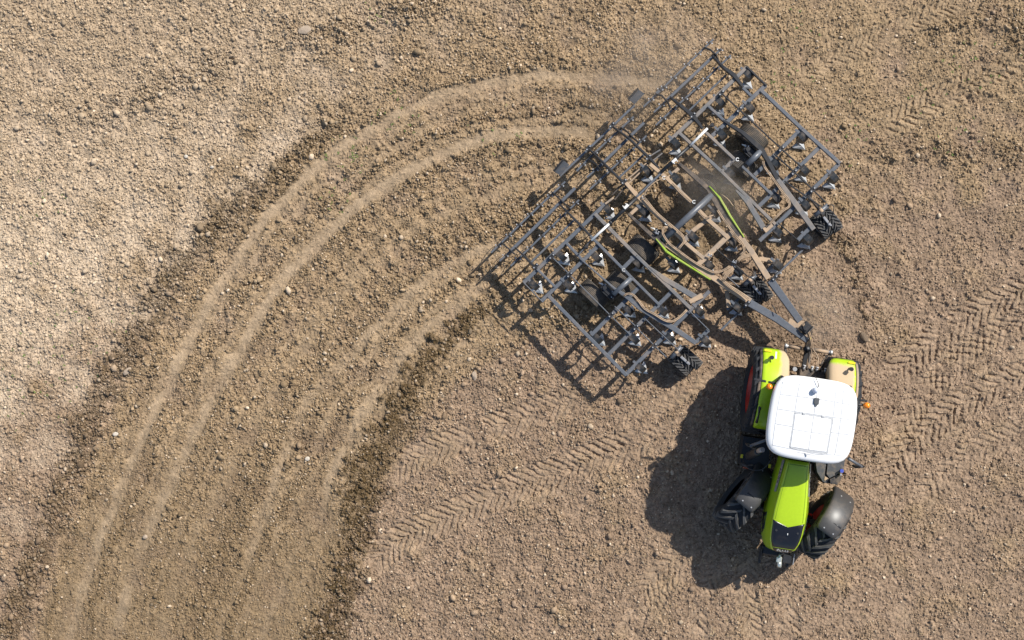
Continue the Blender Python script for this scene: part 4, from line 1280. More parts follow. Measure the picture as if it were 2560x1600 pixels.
# roof
RFC, RA, RB = .375, .885, .915      # centre along f, half length, half width
def rz(u, v): return 3.10 - .045 * (u * u + v * v)
def roof_pt(u, v):
    """u, v in -1..1 over the roof's top"""
    return Vector((RFC + u * RA * (1 - .06 * v * v), v * RB * (1 - .05 * (u - .15) ** 2), rz(u, v)))
mb = MB(); vs = []; fs = []
n = 64
rings = [(0.0001, 0), (.5, 0), (.8, 0), (.90, 0), (.955, -.012), (.985, -.035), (1.0, -.075), (1.0, -.13), (.985, -.19), (.93, -.215), (.80, -.22)]
for (k, dz) in rings:
    for i in range(n):
        t = 2 * math.pi * i / n
        c_, s_ = math.cos(t), math.sin(t)
        e = 5.6
        r = (abs(c_) ** e + abs(s_) ** e) ** (-1 / e)
        u, v = c_ * r * k, s_ * r * k
        x = RFC + u * RA * (1 - .03 * v * v); y = v * RB * (1 - .06 * (u - .1) ** 2)
        vs.append((x, y, rz(min(1, abs(u)), min(1, abs(v))) + dz))
for a in range(len(rings) - 1):
    for i in range(n):
        j = (i + 1) % n
        fs.append((a * n + i, a * n + j, a * n + n + j, a * n + n + i))
fs.append(tuple(range(n - 1, -1, -1))); fs.append(tuple((len(rings) - 1) * n + i for i in range(n)))
mb.add(vs, fs, True)
roof = tb(mb, 'cab_roof', WHITE_ROOF)
def panel(u0, u1, v0, v1, name='roof_panel', lift=.008, gap=.0095, round_=0.0):
    mb = MB(); k = 6
    U = np.linspace(u0 + gap, u1 - gap, k); V = np.linspace(v0 + gap, v1 - gap, k)
    vs = [];
    for layer, in_ in ((-.006, 0), (lift - .003, 0), (lift, .006)):
        for i, u in enumerate(U):
            for j, v in enumerate(V):
                uu = u + (in_ if i == 0 else -in_ if i == k - 1 else 0); vv = v + (in_ if j == 0 else -in_ if j == k - 1 else 0)
                if round_ and i in (0, k - 1) and j in (0, k - 1):
                    uu += round_ * (1 if i == 0 else -1) * .5; vv += round_ * (1 if j == 0 else -1) * .5
                p = roof_pt(uu, vv); vs.append((p.x, p.y, p.z + layer))
    o = 2 * k * k
    fs = [(o + i * k + j, o + (i + 1) * k + j, o + (i + 1) * k + j + 1, o + i * k + j + 1) for i in range(k - 1) for j in range(k - 1)]
    per = [i for i in range(k)] + [i * k + k - 1 for i in range(1, k)] + [(k - 1) * k + j for j in range(k - 2, -1, -1)] + [i * k for i in range(k - 2, 0, -1)]
    for l in (0, 1):
        for a, b in zip(per, per[1:] + per[:1]):
            fs.append((l * k * k + a, l * k * k + b, (l + 1) * k * k + b, (l + 1) * k * k + a))
    mb.add(vs, fs, False)
    return tb(mb, name, WHITE_ROOF, roof)
mb = MB(); U = np.linspace(-.835, .775, 10); V = np.linspace(-.835, .855, 10)
mb.add([roof_pt(u, v) + Vector((0, 0, .003)) for u in U for v in V], [(i * 10 + j, i * 10 + 10 + j, i * 10 + 11 + j, i * 10 + j + 1) for i in range(9) for j in range(9)], True); tb(mb, 'panel_gap_shade', SEAM, roof)  # grey sheet below the panels, its colour stands in for shade in the gaps
for (u0, u1) in ((-.84, -.50), (-.50, -.13), (-.13, .24), (.24, .78)):
    panel(u0, u1, -.84, -.44); panel(u0, u1, .44, .62); panel(u0, u1, .62, .86)
for (u0, u1) in ((-.84, -.50), (-.50, -.13)):
    panel(u0, u1, -.44, .0); panel(u0, u1, .0, .44)
for (u0, u1) in ((-.09, .30), (.30, .72)):
    for (v0, v1) in ((-.42, .0), (.0, .42)):
        panel(u0, u1, v0, v1, 'hatch_panel', .011, .006)
mb = MB()
hp = [roof_pt(u, v) + Vector((0, 0, .004)) for u, v in ((-.10, -.44), (-.10, .40), (-.07, .445), (.74, .445), (.74, -.40), (.70, -.445), (-.08, -.445), (-.10, -.44))]
mb.tube(catmull(hp, .05), .008, 6); tb(mb, 'hatch_seal', SEAM, roof)
for v in (-.22, .22):
    mb = MB(); c = roof_pt(-.115, v); mb.box(c + Vector((0, 0, .012)), (.05, .055, .022), None, .005); tb(mb, 'hatch_hinge', SEAM, roof)
p = TL('R1', 1285, 742, 3.2); mb = MB()
mb.lathe([(.0, .075), (.03, .068), (.055, .04), (.065, 0), (.065, -.05), (.0, -.05)], 18, Matrix.Translation((p.x, p.y, 3.15)) @ Matrix.Rotation(math.pi / 2, 4, 'X'))
tb(mb, 'antenna_dome', painted('dome_plastic', (.52, .56, .66), .3, 0, 0), roof)
mb = MB(); a = TL('R1', 1300, 690, 3.12); b = TL('R1', 1275, 605, 3.09); mb.tube(catmull([Vector((p.x, p.y, 3.13)), a + Vector((0, .02, .01)), b], .03), .008, 6); tb(mb, 'antenna_cable', BLACK, roof)
p = TL('R1', 1290, 842, 3.12); mb = MB(); mb.box((p.x, p.y, 3.125), (.135, .11, .03), None, .01); mb.box((p.x + .085, p.y, 3.12), (.05, .05, .02), None, .005); tb(mb, 'roof_bracket', painted('dark_bracket', (.07, .075, .08), .5, 0, .1), roof)
p = TL('R1', 1195, 1345, 3.05); mb = MB(); mb.prism([(.06, 0), (-.03, .05), (-.015, 0), (-.03, -.05)], 0, .05, Matrix.Translation((p.x, p.y, 3.045)), .3); tb(mb, 'roof_antenna_foot', SEAM, roof)
mb = MB(); a = TL('R1', 1100, 1325, 3.06); b = TL('R1', 1310, 1365, 3.06); mb.tube([a, (a + b) / 2 + Vector((-.01, 0, .012)), b], .007, 6); tb(mb, 'roof_cable', SEAM, roof)

# beacons on side brackets
for t, x, y in (('R1', 847, 706), ('R1', 1770, 885)):
    p = TL(t, x, y, 2.95); s = 1 if p.y > 0 else -1
    mb = MB(); mb.tube([(p.x + .02, s * .78, 2.78), (p.x, p.y, 2.80)], .022, 8); mb.tube([(p.x, p.y, 2.78), (p.x, p.y, 2.86)], [.05, .055], 14)
    mb.box((p.x - .09, p.y - s * .06, 2.78), (.045, .16, .05), None, .01)
    if s < 0: mb.box((p.x - .10, p.y - .20, 2.80), (.05, .26, .03), Matrix.Rotation(-.05, 3, 'Z'), .008)
    o = tb(mb, 'beacon_bracket', BLACK)
    mb = MB(); mb.lathe([(.0, .10), (.028, .097), (.052, .075), (.062, .04), (.066, 0), (.066, -.04), (.0, -.04)], 20, Matrix.Translation((p.x, p.y, 2.905)) @ Matrix.Rotation(math.pi / 2, 4, 'X')); tb(mb, 'beacon_lens', ORANGE, o)
# mirrors
for (b, e) in ((TL('R2', 1590, 250, 2.80), TL('R2', 1715, 325, 2.55)), (TL('R2', 830, 70, 2.80), TL('R2', 665, 130, 2.55))):
    s = 1 if e.y > 0 else -1
    mb = MB(); mb.tube([b, e], .030, 8); mb.tube([e + Vector((0, 0, .05)), e - Vector((0, 0, .30))], .018, 8)
    o = tb(mb, 'mirror_arm', STEEL)
    mb = MB(); mb.box(e + Vector((.02, -s * .03, -.18)), (.05, .22, .34), Matrix.Rotation(s * .25, 3, 'Z'), .02); tb(mb, 'mirror', BLACK, o)

def lettering(name, cu, parent):
    """turn a text curve into a mesh part"""
    tmp = bpy.data.objects.new('tmp_text', cu); COL.objects.link(tmp)
    bpy.context.view_layer.update()
    me = bpy.data.meshes.new_from_object(tmp.evaluated_get(bpy.context.evaluated_depsgraph_get()))
    bpy.data.objects.remove(tmp)
    o = bpy.data.objects.new(name, me); COL.objects.link(o); o.parent = parent
    return o

# bonnet
def bsec(x, wt, wl, zt, zs, zb):
    """half cross-section from the centre line down to the lower edge"""
    return [(x, 0, zt + .012), (x, wt * .55, zt + .010), (x, wt * .88, zt), (x, wt, zt - .022), (x, wt * 1.02, zt - .07), (x, (wt + wl) / 2, (zt + zs) / 2), (x, wl, zs), (x, wl, zb)]
BS = [bsec(1.36, .225, .30, 2.13, 1.72, 1.18), bsec(1.44, .235, .31, 2.155, 1.72, 1.18), bsec(1.75, .265, .36, 2.13, 1.70, 1.16), bsec(2.15, .315, .42, 2.09, 1.66, 1.14), bsec(2.5, .345, .455, 2.045, 1.62, 1.12),
      bsec(2.75, .352, .455, 2.005, 1.58, 1.10), bsec(3.0, .345, .44, 1.945, 1.52, 1.06), bsec(3.2, .322, .41, 1.875, 1.46, 1.02), bsec(3.36, .275, .36, 1.77, 1.38, 1.0), bsec(3.45, .205, .30, 1.62, 1.30, .98), bsec(3.49, .13, .24, 1.42, 1.2, .98)]
def loft(secs, filt=None):
    mb = MB(); m = len(secs[0]); vs = []; fs = []
    for s in secs:
        full = [(x, -y, z) for (x, y, z) in reversed(s[1:])] + list(s)
        vs += full
    k = 2 * m - 1
    for i in range(len(secs) - 1):
        for j in range(k - 1):
            fs.append((i * k + j, i * k + j + 1, i * k + k + j + 1, i * k + k + j))
    fs.append(tuple(range(k))); fs.append(tuple((len(secs) - 1) * k + j for j in range(k - 1, -1, -1)))
    mb.add(vs, fs, True)
    return mb
mb = loft(BS)
bonnet = tb(mb, 'bonnet', LIME)
es = bonnet.modifiers.new('edges', 'BEVEL'); es.width = .012; es.segments = 2; es.limit_method = 'ANGLE'; es.angle_limit = math.radians(30)
def bon_z(x, y):
    """height of the bonnet skin at (x, y)"""
    for a, b in zip(BS[:-1], BS[1:]):
        if a[0][0] <= x <= b[0][0]:
            t = (x - a[0][0]) / (b[0][0] - a[0][0])
            pr = [tuple(a[i][k] * (1 - t) + b[i][k] * t for k in (1, 2)) for i in range(len(a))]
            for (y0, z0), (y1, z1) in zip(pr[:-1], pr[1:]):
                if y0 <= abs(y) <= y1 and y1 > y0: return z0 + (z1 - z0) * (abs(y) - y0) / (y1 - y0)
            return pr[4][1]
    return 1.3
# black grille panel over the nose, lying 5 mm proud of the lime skin
mb = MB(); vs = []; fs = []
rows = [(2.72, .345, .0), (2.79, .335, .0), (2.86, .33, .0), (3.0, .325, 0), (3.12, .312, 0), (3.22, .29, 0), (3.32, .25, 0), (3.40, .205, 0), (3.452, .16, 0), (3.485, .12, 0)]
K = 13
for i, (x, w, _) in enumerate(rows):
    for j in range(K):
        f_ = -1 + 2 * j / (K - 1)
        y = f_ * w
        xx = x + (.125 * (1 - abs(f_)) if i == 0 else .06 * (1 - abs(f_)) if i == 1 else .02 * (1 - abs(f_)) if i == 2 else 0)
        vs.append((xx + (.006 if i > 6 else 0), y, bon_z(min(xx, 3.489), y) + .007))
for i in range(len(rows) - 1):
    for j in range(K - 1):
        fs.append((i * K + j, i * K + j + 1, i * K + K + j + 1, i * K + K + j))
mb.add(vs, fs, True)
grille = tb(mb, 'front_grille', GLOSS_BLACK, bonnet)
sol = grille.modifiers.new('thickness', 'SOLIDIFY'); sol.thickness = .004; sol.offset = 1
# side vents and silver model strip
for s in (-1, 1):
    mb = MB(); q = [(2.62, .452, 1.66), (3.02, .452, 1.54), (3.16, .428, 1.20), (2.70, .462, 1.24)]
    mb.add([(x, s * (y + .006), z) for x, y, z in q] + [(x, s * (y - .02), z) for x, y, z in q], [(0, 1, 2, 3), (7, 6, 5, 4), (0, 4, 5, 1), (1, 5, 6, 2), (2, 6, 7, 3), (3, 7, 4, 0)]); tb(mb, 'side_vent', GLOSS_BLACK, bonnet)
    for k in range(4):
        m2 = MB(); x = 2.72 + .09 * k; m2.beam(Vector((x, s * .466, 1.60 - .03 * k)), Vector((x + .07, s * .468, 1.26)), .012, .012, .002); tb(m2, 'vent_bar', BLACK, bonnet)
    mb = MB()
    def strip_pt(x, up):
        t = (x - 1.36) / (2.15 - 1.36)
        y = (.262 + (.345 - .262) * t) * 1.0 + (1 - up) * .03; z = (1.985 - .055 * t) - (1 - up) * .085
        return Vector((x, s * (y + .010), z))
    xs = np.linspace(1.40, 2.12, 9); a = [strip_pt(x, 1) for x in xs]; b = [strip_pt(x, 0) for x in xs]
    o_ = Vector((0, s * .01, .004))
    mb.add(a + b + [p + o_ for p in a] + [p + o_ for p in b], [(i, i + 1, 10 + i, 9 + i) for i in range(8)] + [(18 + i, 27 + i, 28 + i, 19 + i) for i in range(8)] + [(i, 18 + i, 19 + i, i + 1) for i in range(8)] + [(9 + i, 10 + i, 28 + i, 27 + i) for i in range(8)])
    so = tb(mb, 'model_strip', SILVER, bonnet)
    cu = bpy.data.curves.new('strip_lettering', 'FONT'); cu.body = 'AXION'; cu.size = .085; cu.extrude = .003; cu.space_character = 1.35; cu.align_x = 'CENTER'; cu.align_y = 'CENTER'
    cu.materials.append(BLACK); tx = lettering('strip_lettering', cu, so)
    c = (strip_pt(1.76, .5)); ax = (strip_pt(1.9, .5) - strip_pt(1.6, .5)).normalized() * (-s if s > 0 else 1)
    ax = (strip_pt(1.9, .5) - strip_pt(1.6, .5)).normalized() * (1 if s < 0 else -1)
    up = (strip_pt(1.76, 1) - strip_pt(1.76, 0)).normalized(); nz = ax.cross(up).normalized(); up = nz.cross(ax)
    tx.matrix_local = Matrix.Translation(c + nz * .014) @ Matrix((ax, up, nz)).transposed().to_4x4()
# maker's lettering on the nose
cu = bpy.data.curves.new('nose_lettering', 'FONT'); cu.body = 'CLAAS'; cu.size = .075; cu.extrude = .003; cu.space_character = 1.25; cu.align_x = 'CENTER'; cu.align_y = 'CENTER'; cu.offset = .0012
cu.materials.append(WHITE_METAL)
tx = lettering('nose_lettering', cu, bonnet)
nrm = Vector((.72, 0, .69)).normalized(); ax = Vector((0, 1, 0)); up = nrm.cross(ax)
tx.matrix_local = Matrix.Translation(Vector((3.415, 0.0, bon_z(3.405, .05) + .012)) + nrm * .006) @ Matrix((ax, up, nrm)).transposed().to_4x4()
# crease lines of the bonnet and the cowl at its rear
for s in (-1, 1):
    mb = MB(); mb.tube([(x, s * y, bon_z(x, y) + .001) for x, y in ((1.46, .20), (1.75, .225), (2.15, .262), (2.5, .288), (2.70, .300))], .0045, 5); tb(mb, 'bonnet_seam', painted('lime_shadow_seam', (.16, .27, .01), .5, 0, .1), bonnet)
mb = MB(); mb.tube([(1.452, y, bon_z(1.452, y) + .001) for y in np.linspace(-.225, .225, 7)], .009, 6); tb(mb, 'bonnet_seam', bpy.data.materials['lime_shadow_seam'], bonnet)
for y in (-.235, .235):
    c = Vector((2.95, y, bon_z(2.95, y) + .008)); mb = MB(); mb.tube([c, c + Vector((.0, 0, .012))], .026, 12); tb(mb, 'bonnet_latch', BLACK, bonnet)
mb = MB(); c = Vector((2.98, .02, bon_z(2.98, .02) + .010)); mb.tube([c, c + Vector((.05, 0, -.004))], .012, 8); tb(mb, 'washer_nozzle', ZINC, bonnet)

# front mudguards, steered with the wheels
for c, ang, fl in FW:
    g = MB(); vs = []; fs = []
    A = np.radians(np.linspace(84, 178, 18)); prof = [(-.275, -.10), (-.27, -.035), (-.235, -.004), (-.205, .0), (-.19, .008), (.19, .008), (.205, 0), (.235, -.004), (.27, -.035), (.275, -.10)]
    sgn = -1 if fl else 1
    goff = -.03 if fl else -.05
    for i, a in enumerate(A):
        for (y, dr) in prof:
            R = .90 + dr
            taper = 1 - .10 * max(0, 1 - i / 3) 
            vs.append((R * math.cos(a), y * taper + goff, R * math.sin(a)))
    m = len(prof)
    for i in range(17):
        for j in range(m - 1): fs.append((i * m + j, i * m + j + 1, i * m + m + j + 1, i * m + m + j))
    g.add(vs, fs, True)
    o = tb(g, 'front_mudguard', GUARD)
    o.location = c; o.rotation_euler = (0, 0, ang)
    sol = o.modifiers.new('thickness', 'SOLIDIFY'); sol.thickness = .015
    for (a, y) in ((90, -.10), (90, .14), (150, -.10), (150, .14)):
        a = math.radians(a); b = MB(); q = Vector((.905 * math.cos(a), y + goff, .905 * math.sin(a))); nn = Vector((math.cos(a), 0, math.sin(a))); b.tube([q, q + nn * .012], .017, 8); tb(b, 'bolt', ZINC, o)
    b = MB(); b.tube([(.0, -sgn * .10, .55), (-.1, -sgn * .30, .60), (-.2, -sgn * .05, .86)], .03, 8); b.tube([(-.2, -sgn * .05, .86), (-.2, sgn * .16, .87)], .025, 8); tb(b, 'mudguard_stay', BLACK, o)

# steps and tank on the left side of the tractor (right in the photo)
def plate(pts, z0, z1, name, mat, par=None, inset=.03):
    mb = MB(); mb.prism(pts, z0, z1, None, inset); return tb(mb, name, mat, par)
st = plate([(1.05, .50), (1.05, 1.13), (1.45, 1.16), (1.72, 1.20), (1.86, 1.14), (1.88, .80), (1.66, .60), (1.40, .52)], .45, .93, 'fuel_tank', BLACK, None, .02)
plate([(1.08, .55), (1.08, .76), (1.45, .80), (1.66, .80), (1.86, .86), (1.84, .78), (1.64, .62), (1.40, .55)], .935, 1.06, 'step_plate', TREAD, st, .04)
plate([(1.08, .80), (1.08, 1.11), (1.44, 1.14), (1.60, 1.12), (1.74, .92), (1.66, .84), (1.45, .83)], .935, 1.04, 'step_plate', TREAD, st, .04)
plate([(1.50, 1.16), (1.72, 1.20), (1.86, 1.12), (1.86, .96), (1.76, .94), (1.62, 1.13)], .935, 1.00, 'step_plate', BLACK_DUSTY, st, .04)
plate([(1.70, .80), (1.80, .80), (1.81, .60 + .22), (1.74, .90)], 1.062, 1.075, 'dust_heap', STEEL_DUSTY, st, .2)
p = TL('R2', 1530, 368, 1.15); mb = MB(); mb.tube([(p.x, p.y, .92), (p.x, p.y, 1.13)], .028, 10); mb.tube([(p.x, p.y, 1.13), (p.x, p.y, 1.16)], .042, 12); tb(mb, 'filler_cap', BLUE, st)
mb = MB(); mb.tube([(p.x + .09, p.y, .95), (p.x + .09, p.y, 1.12)], .02, 8); tb(mb, 'filler_neck', ZINC, st)
for z in (.42, .70):
    mb = MB(); mb.box((1.30, 1.19, z), (.46, .16, .03), None, .008); tb(mb, 'step', TREAD, st)
# exhaust side (left in the photo)
ex = plate([(1.08, -.50), (1.08, -1.12), (1.75, -1.10), (1.82, -.98), (1.80, -.55), (1.60, -.46)], .45, .98, 'service_box', BLACK, None, .02)
mb = MB(); a, b = TL('R2', 640, 235, 1.35), TL('R2', 740, 180, 2.05)
mb.tube([a, a + (b - a) * .15, b - (b - a) * .1, b], [.06, .095, .095, .06], 16)
xp = tb(mb, 'exhaust_silencer', BLACK)
mb = MB(); d = (b - a).normalized(); mb.tube([b, b + d * .12, b + d * .20 + Vector((.0, .03, .02))], [.052, .052, .055], 14); tb(mb, 'exhaust_tip', painted('exhaust_steel', (.42, .36, .32), .5, .3, .15), xp)
mb = MB(); mb.tube(catmull([Vector((1.12, -.50, 1.0)), Vector((1.12, -.50, 1.55)), Vector((1.45, -.52, 1.60)), Vector((1.72, -.66, 1.52)), Vector((1.76, -.95, 1.40)), Vector((1.60, -1.08, 1.2))], .1), .016, 7); tb(mb, 'handrail', BLACK, ex)
mb = MB(); mb.tube(catmull([Vector((1.68, -1.12, 1.25)), Vector((1.72, -1.0, 1.33)), Vector((1.66, -.86, 1.36))], .05), .028, 8); tb(mb, 'intake_pipe', BLACK_DUSTY, ex)
mb = MB(); mb.box((1.78, -.98, 1.12), (.035, .12, .05), None, .008); tb(mb, 'side_marker', painted('marker_red', (.5, .10, .04), .3), ex)
for x, y in ((1.54, -1.09), (1.64, -.48)):
    mb = MB(); mb.box((x, y, 1.02 if y < -.8 else 1.3), (.085, .05, .05), None, .004); tb(mb, 'warning_sticker', YELLOW, ex)
# front linkage
mb = MB(); mb.box((3.60, .0, .70), (.22, .62, .30), None, .03); mb.box((3.74, -.30, .62), (.42, .06, .12), None, .01); mb.box((3.74, .34, .62), (.42, .06, .12), None, .01)
fh = tb(mb, 'front_linkage', BLACK)
mb = MB(); c = Vector((3.74, .08, .98)); mb.box(c, (.14, .12, .10), None, .02); mb.tube([c + Vector((.04, .02, 0)), c + Vector((.17, .03, -.02))], [.05, .055], 12); mb.tube([c + Vector((-.12, 0, .02)), c + Vector((-.05, 0, .02))], .025, 8)
tb(mb, 'front_top_hitch', painted('galvanised', (.62, .65, .60), .25, .6, .1), fh)
mb = MB(); mb.box((3.72, .27, .86), (.20, .20, .10), None, .015); tb(mb, 'front_weight', BLACK, fh)
for y in (-.32, .42):
    mb = MB(); mb.box((3.70, y, .84), (.26, .02, .14), None, .004); tb(mb, 'linkage_plate', SILVER if y > 0 else BLACK_DUSTY, fh)
# rear linkage
mb = MB(); mb.box((-.55, .20, .95), (.22, .62, .34), None, .03)
for k in range(6): mb.tube([(-.62, -.05 + k * .1, 1.1), (-.70, -.05 + k * .1, 1.14)], .026, 8)
rl = tb(mb, 'rear_valve_block', BLACK_DUSTY)
for k, y in enumerate((-.02, .16, .27, .46)):
    mb = MB(); mb.tube([(-.60, y, 1.12), (-.69, y, 1.16)], .030, 10); mb.tube([(-.69, y, 1.16), (-.72, y, 1.17)], .036, 10); tb(mb, 'hydraulic_coupler', ZINC if k % 2 else SILVER, rl)
for s, e in ((-1, TL('A6', 830, 1032, .60)), (1, TL('A6', 1400, 1115, .60))):
    mb = MB(); mb.beam(Vector((-.35, s * .34, .62)), e, .06, .09, .01); tb(mb, 'lower_link', BLACK_DUSTY)
    mid = TL('A6', 1100, 1070, .62)
    mb = MB(); d = (mid - e); mb.tube([e + d * .12, e + d * .75], [.045, .05], 12)
    o = tb(mb, 'linkage_crossbar', STEEL_DUSTY)
    mb = MB(); mb.tube([e - d * .04, e + d * .14], .04, 10); mb.lathe([(.0, .03), (.055, .03), (.06, 0), (.055, -.03), (0, -.03)], 12, Matrix.Translation(e)); tb(mb, 'link_ball', ZINC, o)
mb = MB(); mb.tube([TL('A6', 1345, 1150, .7), TL('A6', 1265, 1280, 1.0)], .018, 8); tb(mb, 'check_rod', BLACK_DUSTY)
mb = MB(); mb.tube([TL('A6', 1130, 1090, .75), TL('A6', 1125, 1200, .9), TL('A6', 1118, 1330, 1.0)], [.035, .028, .035], 10); tb(mb, 'top_link', BLACK_DUSTY)
mb = MB(); c = TL('A6', 945, 1325, 1.2); mb.tube([c - Vector((0, 0, .1)), c], .05, 12); tb(mb, 'rear_socket', ZINC)
mb = MB(); mb.beam(Vector((-.3, .05, .55)), TL('A6', 1098, 1085, .55), .10, .08, .01); tb(mb, 'drawbar', BLACK)
# ------------------------------------------------------------------ single stones and clods
def lump(name, px, py, size, mat, label, category, seed, flat=.6, stretch=1.3, rot=0.0):
    r = np.random.default_rng(seed)
    bm = bmesh.new(); bmesh.ops.create_icosphere(bm, subdivisions=2, radius=1)
    ax = r.standard_normal((7, 3)); ax /= np.linalg.norm(ax, axis=1)[:, None]; cut = r.uniform(.62, .92, 7)
    for v in bm.verts:
        p = np.array(v.co)
        for a, c in zip(ax, cut):
            d = p @ a
            if d > c: p = p - a * (d - c) * .9
        p *= 1 + .05 * r.standard_normal()
        v.co = (p[0] * stretch * size, p[1] * size, p[2] * flat * size)
    me = bpy.data.meshes.new(name); bm.to_mesh(me); bm.free()
    g = P(px, py, 0); z = max(ground_z(g.x + dx, g.y + dy) for dx in (-.03, 0, .03) for dy in (-.03, 0, .03))
    o = link(name, me, mat, None, (g.x, g.y, z + size * flat * .35), (0, 0, rot))
    return tag(o, label, category)
def stone_mat(name, c):
    m = bpy.data.materials.new(name); nt, b, out = nodes_of(m)
    n = N(nt, 'ShaderNodeTexNoise'); n.inputs['Scale'].default_value = 40; n.inputs['Detail'].default_value = 5
    g = N(nt, 'ShaderNodeNewGeometry'); nt.links.new(g.outputs['Position'], n.inputs['Vector'])
    nt.links.new(mixc(nt, ramp(nt, n.outputs['Fac'], .3, .7).outputs[0], tuple(x * .75 for x in c), tuple(min(1, x * 1.1) for x in c)), b.inputs['Base Color'])
    b.inputs['Roughness'].default_value = .9
    return m
STONE = stone_mat('pale_stone', (.50, .44, .36)); CLODM = stone_mat('dry_clod', (.36, .28, .205)); DARKC = stone_mat('moist_clod', (.14, .10, .065))
lump('stone', 465, 391, .050, STONE, 'whitest small stone on the pale soil left of the drag lines', 'stone', 1)
lump('stone', 531, 418, .038, STONE, 'small pale stone just right of and below the whitest stone', 'stone', 2)
lump('stone', 768, 1147, .055, STONE, 'pale angular stone on the worked strip between the two dark ridges', 'stone', 3)
lump('stone', 291, 1085, .058, STONE, 'pale stone at the edge of the left dark soil ridge', 'stone', 4)
lump('soil_clod', 762, 77, .11, CLODM, 'large pale flat clod beside dark pits near the top edge', 'clod', 5, .28, 1.6, .3)
lump('soil_clod', 2160, 842, .085, DARKC, 'dark wedge shaped clod on the soil right of the tractor hitch', 'clod', 6, .7, 1.6, -.9)
lump('soil_clod', 362, 1342, .065, CLODM, 'round brown clod lying alone on the worked strip at lower left', 'clod', 7, .8, 1.1)
lump('soil_clod', 1186, 938, .075, CLODM, 'pale upright clod on soil right of the central dark ridge', 'clod', 8, .6, 1.7, 1.8)
lump('soil_clod', 320, 928, .07, CLODM, 'long tilted clod lying on the left dark soil ridge', 'clod', 9, .6, 1.9, .7)

# ------------------------------------------------------------------ weeds and straw (beyond counting)
def leaf_stuff(name, mat, spots, per, lmin, lmax, wid, lift, seed, label, category, spread):
    r = np.random.default_rng(seed); v = []; f = []
    for (px, py, n, rad) in spots:
        for _ in range(n):
            a, d = r.random() * 6.283, rad * math.sqrt(r.random())
            g = P(px + d * math.cos(a), py + d * math.sin(a), 0)
            gz = ground_z(g.x, g.y)
            for _k in range(per):
                t = r.random() * 6.283; L = r.uniform(lmin, lmax); w = wid * r.uniform(.7, 1.3)
                u = Vector((math.cos(t), math.sin(t), 0)); s = Vector((-u.y, u.x, 0))
                o = Vector((g.x, g.y, gz)) + Vector((r.normal() * spread, r.normal() * spread, .005))
                p0, p1, p2 = o, o + u * L * .55 + Vector((0, 0, lift * L)), o + u * L + Vector((0, 0, lift * L * .7))
                b = len(v); v += [p0 - s * w * .3, p0 + s * w * .3, p1 + s * w * .5, p1 - s * w * .5, p2]
                f += [(b, b + 1, b + 2, b + 3), (b + 3, b + 2, b + 4)]
    me = bpy.data.meshes.new(name); me.from_pydata([tuple(p) for p in v], [], f); me.update()
    return tag(link(name, me, mat), label, category, kind='stuff')
GREEN = stone_mat('weed_leaf', (.13, .19, .045)); STRAW = stone_mat('dry_straw', (.50, .38, .20))
leaf_stuff('weed_sprouts', GREEN, [(60, 560, 26, 130), (120, 860, 34, 150), (90, 980, 20, 120), (870, 395, 26, 60), (985, 290, 20, 70), (840, 500, 10, 40), (1985, 215, 16, 60), (940, 30, 8, 40), (2380, 260, 26, 130),
           (1240, 320, 10, 80), (230, 800, 12, 120), (2100, 330, 10, 90), (2470, 150, 12, 90), (1990, 80, 8, 60)], 5, .02, .05, .018, .35, 5, 'tiny green weed sprouts scattered among the clods', 'weeds', .012)
leaf_stuff('straw_bits', STRAW, [(1280, 800, 420, 1250), (500, 1300, 160, 420), (1900, 1300, 120, 520), (2060, 800, 40, 150)], 1, .05, .16, .007, .12, 6, 'thin dry straw bits lying about on the soil', 'straw', .02)

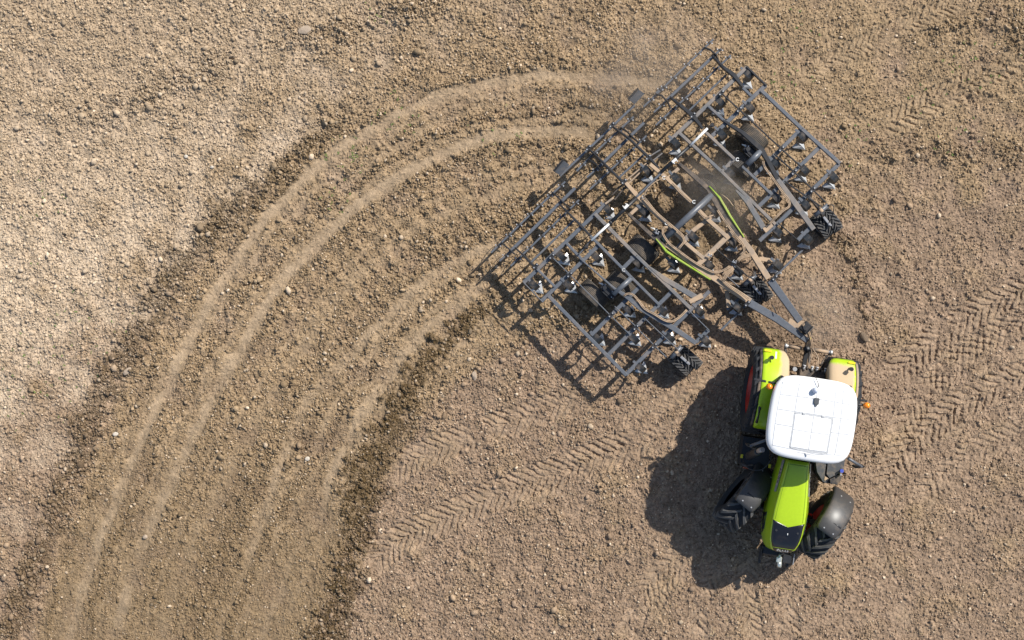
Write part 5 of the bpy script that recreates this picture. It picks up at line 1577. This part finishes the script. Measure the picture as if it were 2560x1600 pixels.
# ------------------------------------------------------------------ dust thrown up by the machine
def dust(name, c, radii, dens, seed, label):
    bm = bmesh.new(); bmesh.ops.create_icosphere(bm, subdivisions=3, radius=1)
    me = bpy.data.meshes.new(name); bm.to_mesh(me); bm.free()
    m = bpy.data.materials.new(name); m.use_nodes = True; nt = m.node_tree; nt.nodes.clear()
    out = nt.nodes.new('ShaderNodeOutputMaterial'); pv = nt.nodes.new('ShaderNodeVolumePrincipled')
    nt.links.new(pv.outputs[0], out.inputs['Volume'])
    pv.inputs['Color'].default_value = (.80, .70, .60, 1); pv.inputs['Anisotropy'].default_value = .25
    tc = N(nt, 'ShaderNodeTexCoord')
    ln = N(nt, 'ShaderNodeVectorMath', operation='LENGTH'); nt.links.new(tc.outputs['Object'], ln.inputs[0])
    fall = N(nt, 'ShaderNodeMapRange'); fall.interpolation_type = 'SMOOTHSTEP'
    fall.inputs['From Min'].default_value = 1.0; fall.inputs['From Max'].default_value = .15; nt.links.new(ln.outputs['Value'], fall.inputs['Value'])
    n = N(nt, 'ShaderNodeTexNoise'); n.inputs['Scale'].default_value = 2.2; n.inputs['Detail'].default_value = 4
    mp = N(nt, 'ShaderNodeMapping'); mp.inputs['Location'].default_value = (seed * 3.1, seed, 0); nt.links.new(tc.outputs['Object'], mp.inputs[0]); nt.links.new(mp.outputs[0], n.inputs['Vector'])
    nr = N(nt, 'ShaderNodeMapRange'); nr.inputs['From Min'].default_value = .35; nr.inputs['From Max'].default_value = .68; nt.links.new(n.outputs['Fac'], nr.inputs['Value'])
    k = N(nt, 'ShaderNodeMath', operation='MULTIPLY'); nt.links.new(fall.outputs[0], k.inputs[0]); nt.links.new(nr.outputs[0], k.inputs[1])
    k2 = N(nt, 'ShaderNodeMath', operation='MULTIPLY'); k2.inputs[1].default_value = dens; nt.links.new(k.outputs[0], k2.inputs[0])
    nt.links.new(k2.outputs[0], pv.inputs['Density'])
    o = link(name, me, m, None, c, (0, 0, HEAD_C)); o.scale = radii
    return tag(o, label, 'dust', kind='stuff')
dust('dust_cloud', P(1800, 480, .75), (1.5, 1.1, .9), 1.0, 1, 'brown dust hanging over the middle of the cultivator')
dust('dust_cloud', P(1610, 165, .7), (1.7, 2.2, .9), .60, 2, 'thin dust drifting behind the upper harrow bars')
dust('dust_cloud', P(2040, 770, .6), (1.5, 1.0, .75), 1.0, 3, 'thin dust between the drawbar and the tractor')
